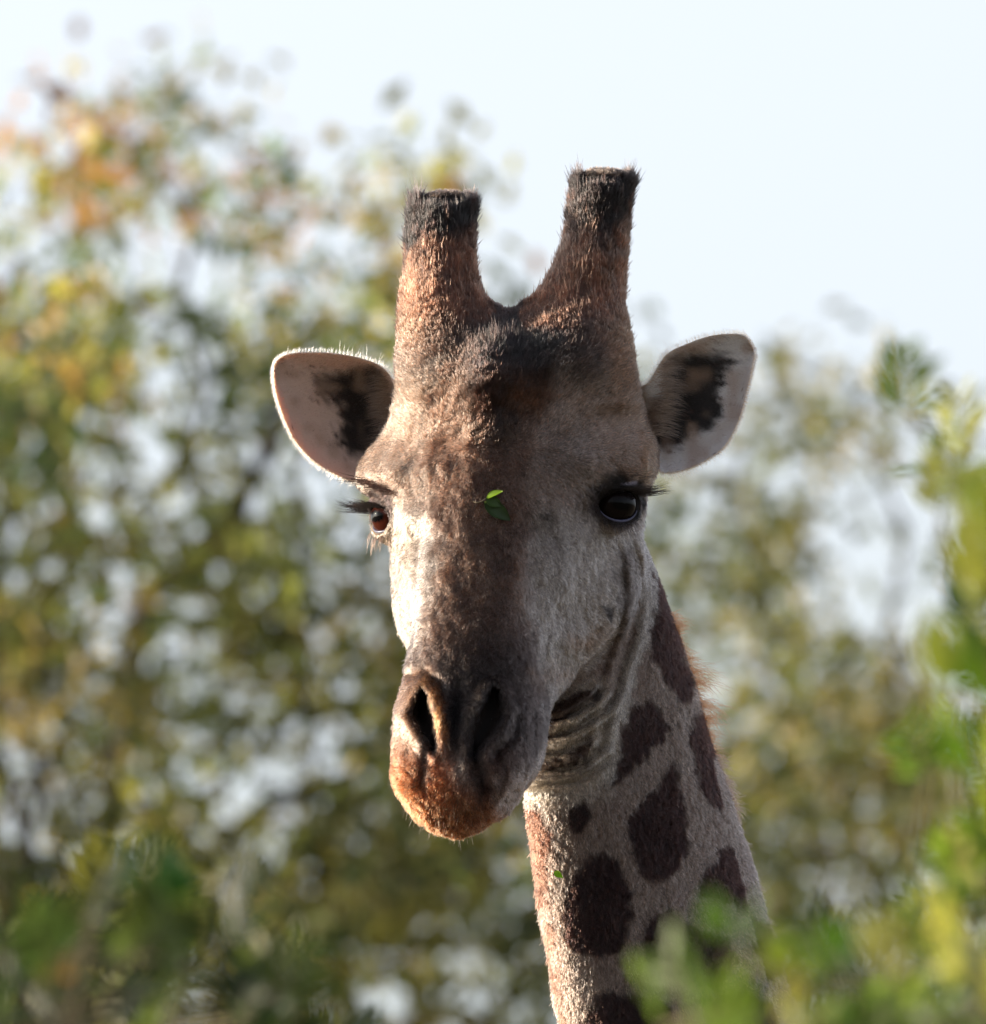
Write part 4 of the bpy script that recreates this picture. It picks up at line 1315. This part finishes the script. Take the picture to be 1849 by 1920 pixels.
def dens_mid(x, y):
    g = vnoise(x / 165, y / 150, x * 0, 95) * 0.55 + vnoise(x / 70, y / 64, x * 0, 96) * 0.45
    top = np.interp(x, [-900, 0, 500, 800, 1200, 1500], [900, 820, 900, 1050, 1250, 1600])
    return sstep(0, 420, y - top) * (0.02 + 0.98 * sstep(0.48, 0.55, g))
def col_mid(p):
    return palette([(68, 74, 38), (56, 64, 36), (90, 88, 46), (116, 102, 54), (44, 54, 34)], [3, 2.4, 2.4, 1.0, 2], len(p))
make_tree("dense dark green tree filling the space low behind the giraffe's chin", 41.0, 1.5, 470, (-1700, 1500, 800, 2500), dens_mid, col_mid,
          24, 0.075, 0.064, 640, 2300,
          [([(640, 2300), (620, 1900, 0), (690, 1740, 0), (820, 1668, 0), (1010, 1650, 0), (1180, 1600, 0)], 0.030),
           ([(640, 2300), (560, 1800, 0), (420, 1580, 0), (300, 1450, .2)], 0.028)])

def dens_right(x, y):
    g = vnoise(x / 175, y / 150, x * 0, 97) * 0.55 + vnoise(x / 72, y / 66, x * 0, 98) * 0.45
    top = np.interp(x, [1050, 1200, 1300, 1420, 1560, 1700, 1850, 2700], [1000, 610, 530, 600, 600, 720, 800, 700])
    thr = np.interp(y, [500, 900, 1300, 1900], [0.53, 0.51, 0.50, 0.48])
    return sstep(-10, 200, y - top) * (0.015 + 0.985 * sstep(thr - 0.03, thr + 0.05, g)) * sstep(1080, 1200, x)
def col_right(p):
    return palette([(72, 78, 46), (86, 88, 50), (100, 94, 54), (56, 64, 40), (112, 100, 58)], [3, 3, 2, 2, 1], len(p))
make_tree("sparse grey-green tree with open sky gaps behind the giraffe's mane", 40.0, 1.3, 1400, (1050, 3400, 500, 2500), dens_right, col_right,
          18, 0.085, 0.065, 1750, 2500,
          [([(1750, 2500), (1650, 1700, 0), (1540, 1400, 0), (1430, 1230, 0), (1450, 1080, 0), (1380, 930, 0), (1400, 800, 0)], 0.015),
           ([(1650, 1700), (1720, 1400, 0), (1660, 1200, 0), (1700, 1000, 0), (1630, 850, 0)], 0.013),
           ([(1500, 1400), (1620, 1220, 0), (1760, 1215, .2)], 0.014)])

def make_shrub(label, dist, depth, n_sp, region, densf, colf, foot_px, leaflet, n_pair, rach, up_bias, group=None, fork_py=2900, big=()):
    foot = at(foot_px, 960, dist); foot = np.array([foot[0], foot[1], 0.0])
    root = empty("shrub", foot)
    tag(root, label, "shrub", group)
    p = pick(n_sp, *region, densf)
    dd = dist + rng.normal(0, depth, n_sp)
    A = at(p[:, 0], p[:, 1], dd)
    cols = colf(p)
    fork = at(foot_px, fork_py, dist)
    out = norm(norm(A - fork) * 0.7 + rng.normal(0, 0.45, (n_sp, 3)) + np.array([0, 0, up_bias]))
    side0 = norm(np.cross(out, rng.normal(0, 1, (n_sp, 3))))
    VV, CC = [], []
    for k in range(n_pair):
        t = (k + 0.6) / n_pair
        for s in (-1, 1):
            b = A + out * rach * t
            d = norm(side0 * s * (1.0 - 0.3 * t) + out * 0.75 + rng.normal(0, 0.16, (n_sp, 3)))
            L = leaflet * (0.75 + 0.5 * rng.random((n_sp, 1))) * (1.1 - 0.4 * abs(t - 0.4))
            u = norm(np.cross(d, np.cross(side0, out) + rng.normal(0, 0.35, (n_sp, 3))))
            w = np.cross(d, u); hw = L * 0.16
            VV.append(np.stack([b, b + d * L * 0.5 + u * hw + w * hw * .2, b + d * L, b + d * L * 0.5 - u * hw + w * hw * .2], 1))
            CC.append(np.repeat((cols * (0.7 + 0.6 * rng.random((n_sp, 1))))[:, None], 4, 1))
    V = np.concatenate(VV).reshape(-1, 3); C = np.concatenate(CC).reshape(-1, 3)
    i = np.arange(len(V) // 4) * 4
    F = np.concatenate([np.stack([i, i + 1, i + 2], 1), np.stack([i, i + 2, i + 3], 1)])
    mesh_obj("foliage", V, F, M_LEAF_NEAR, root, C, smooth=False)
    for bx, by, tx, ty, wd, dz, c in big:
        b3 = at(bx, by, dist + dz); t3 = at(tx, ty, dist + dz - 0.01)
        ax = t3 - b3; sd = np.cross(ax / np.linalg.norm(ax), DIR + np.array([0.3, 0, 0.2])); sd /= np.linalg.norm(sd); wv = wd * K * (dist + dz) / D
        pts = []
        for j in range(8):
            t = j / 7; h = wv * math.sin(math.pi * t) ** 0.7 if 0 < j < 7 else 0.0004
            c0 = b3 + ax * t - DIR * 0.01 * math.sin(math.pi * t)
            pts += [c0 - sd * h - DIR * h * .25, c0, c0 + sd * h - DIR * h * .25]
        fc = [[3 * j + q, 3 * j + q + 1, 3 * j + q + 4, 3 * j + q + 3] for j in range(7) for q in (0, 1)]
        mesh_obj("leaf", np.array(pts), fc, M_LEAF_NEAR, root, np.tile(srgb(*c), (len(pts), 1)))
    mb = MB()
    mb.add(*tube(limb_pts(foot, fork, 0, 6), np.linspace(0.035, 0.02, 6), 8))
    nodes = []
    for i in rng.choice(n_sp, min(16, n_sp), replace=False):
        P = limb_pts(fork, A[i], 0.04, 6); nodes.append(P)
        mb.add(*tube(P, np.linspace(0.006, 0.002, 6), 6))
    nd = np.concatenate(nodes)
    for i in range(n_sp):
        j = np.argmin(np.linalg.norm(nd - A[i], axis=1))
        mb.add(*tube(np.array([nd[j], (nd[j] + A[i]) / 2 + [0, 0, 0.005], A[i], A[i] + out[i] * rach]), np.array([0.002, 0.0018, 0.0015, 0.0007]), 4))
    mb.build("stem", M_TWIG, root)
    return root

# right-hand shrub, half way to the animal
def dens_r(x, y):
    top = np.interp(x, [1500, 1580, 1640, 1700, 1760, 1850, 2300], [1700, 950, 760, 740, 800, 800, 700])
    g = vnoise(x / 80, y / 80, x * 0, 101)
    edge = np.interp(y, [700, 850, 1000, 1150, 1300, 1500, 1800], [1610, 1640, 1690, 1700, 1680, 1660, 1600])
    return sstep(0, 60, y - top) * sstep(edge - 40, edge + 170, x) * (0.15 + 0.85 * sstep(0.4, 0.55, g))
def col_r(p):
    return palette([(96, 118, 44), (122, 136, 54), (76, 100, 40), (148, 150, 76), (60, 82, 36)], [3, 3, 2.4, 1.6, 1.6], len(p))
make_shrub("bright yellow-green feathery shrub rising along the right edge beside the sparse tree", 12.8, 0.4, 180, (1500, 2300, 720, 2100), dens_r, col_r, 2050, 0.034, 7, 0.055, 0.3, fork_py=2600,
           big=[(1765, 1290, 1745, 1140, 38, -2.0, (150, 158, 62)), (1850, 1120, 1800, 960, 40, -2.2, (160, 160, 70)), (1830, 1300, 1800, 1180, 30, -2.0, (92, 120, 30)), (1850, 1000, 1840, 860, 40, -2.2, (140, 150, 60)), (1800, 1450, 1790, 1360, 26, -1.6, (104, 140, 30))])
# low near shrub, right
def dens_br(x, y):
    top = np.interp(x, [1080, 1200, 1260, 1340, 1420, 1500, 1600, 1720, 1850, 2300], [2160, 1920, 1800, 1760, 1800, 1810, 1790, 1730, 1660, 1600])
    g = vnoise(x / 75, y / 75, x * 0, 103)
    return sstep(0, 70, y - top) * (0.2 + 0.8 * sstep(0.36, 0.55, g)) * sstep(1200, 1300, x)
def col_br(p):
    return palette([(84, 104, 40), (108, 122, 48), (66, 88, 36), (138, 138, 66), (50, 72, 32)], [3, 2.4, 2.8, 1.2, 2.0], len(p))
make_shrub("low sunlit green shrub covering the base of the giraffe's neck", 11.2, 0.35, 125, (1080, 2200, 1560, 2300), dens_br, col_br, 1600, 0.032, 6, 0.045, 0.5, fork_py=3000,
           big=[(1350, 1760, 1330, 1670, 26, -.2, (88, 120, 40)), (1480, 1830, 1440, 1740, 34, -.3, (120, 136, 44)), (1500, 1900, 1480, 1790, 20, -.3, (142, 132, 74)), (1560, 1800, 1575, 1720, 26, -.3, (90, 130, 34))])
# low near shrub, left
def dens_bl(x, y):
    top = np.interp(x, [-700, 0, 120, 260, 400, 480, 560, 640], [1500, 1580, 1620, 1700, 1680, 1720, 1800, 1980])
    g = vnoise(x / 80, y / 80, x * 0, 105)
    return sstep(0, 120, y - top) * (0.1 + 0.9 * sstep(0.4, 0.56, g)) * (1 - sstep(500, 640, x))
def col_bl(p):
    return palette([(50, 66, 34), (66, 78, 38), (36, 52, 28), (104, 104, 52), (92, 82, 48)], [3, 3, 3, 1.0, .4], len(p))
make_shrub("dark green feathery shrub in the lower left corner", 12.4, 0.4, 150, (-600, 640, 1450, 2300), dens_bl, col_bl, 60, 0.036, 7, 0.055, 0.3, fork_py=2900,
           big=[(90, 1850, 80, 1690, 40, -.4, (120, 116, 58)), (340, 1700, 310, 1590, 40, -.4, (44, 78, 32)), (130, 1840, 110, 1770, 26, -.3, (150, 112, 60))])
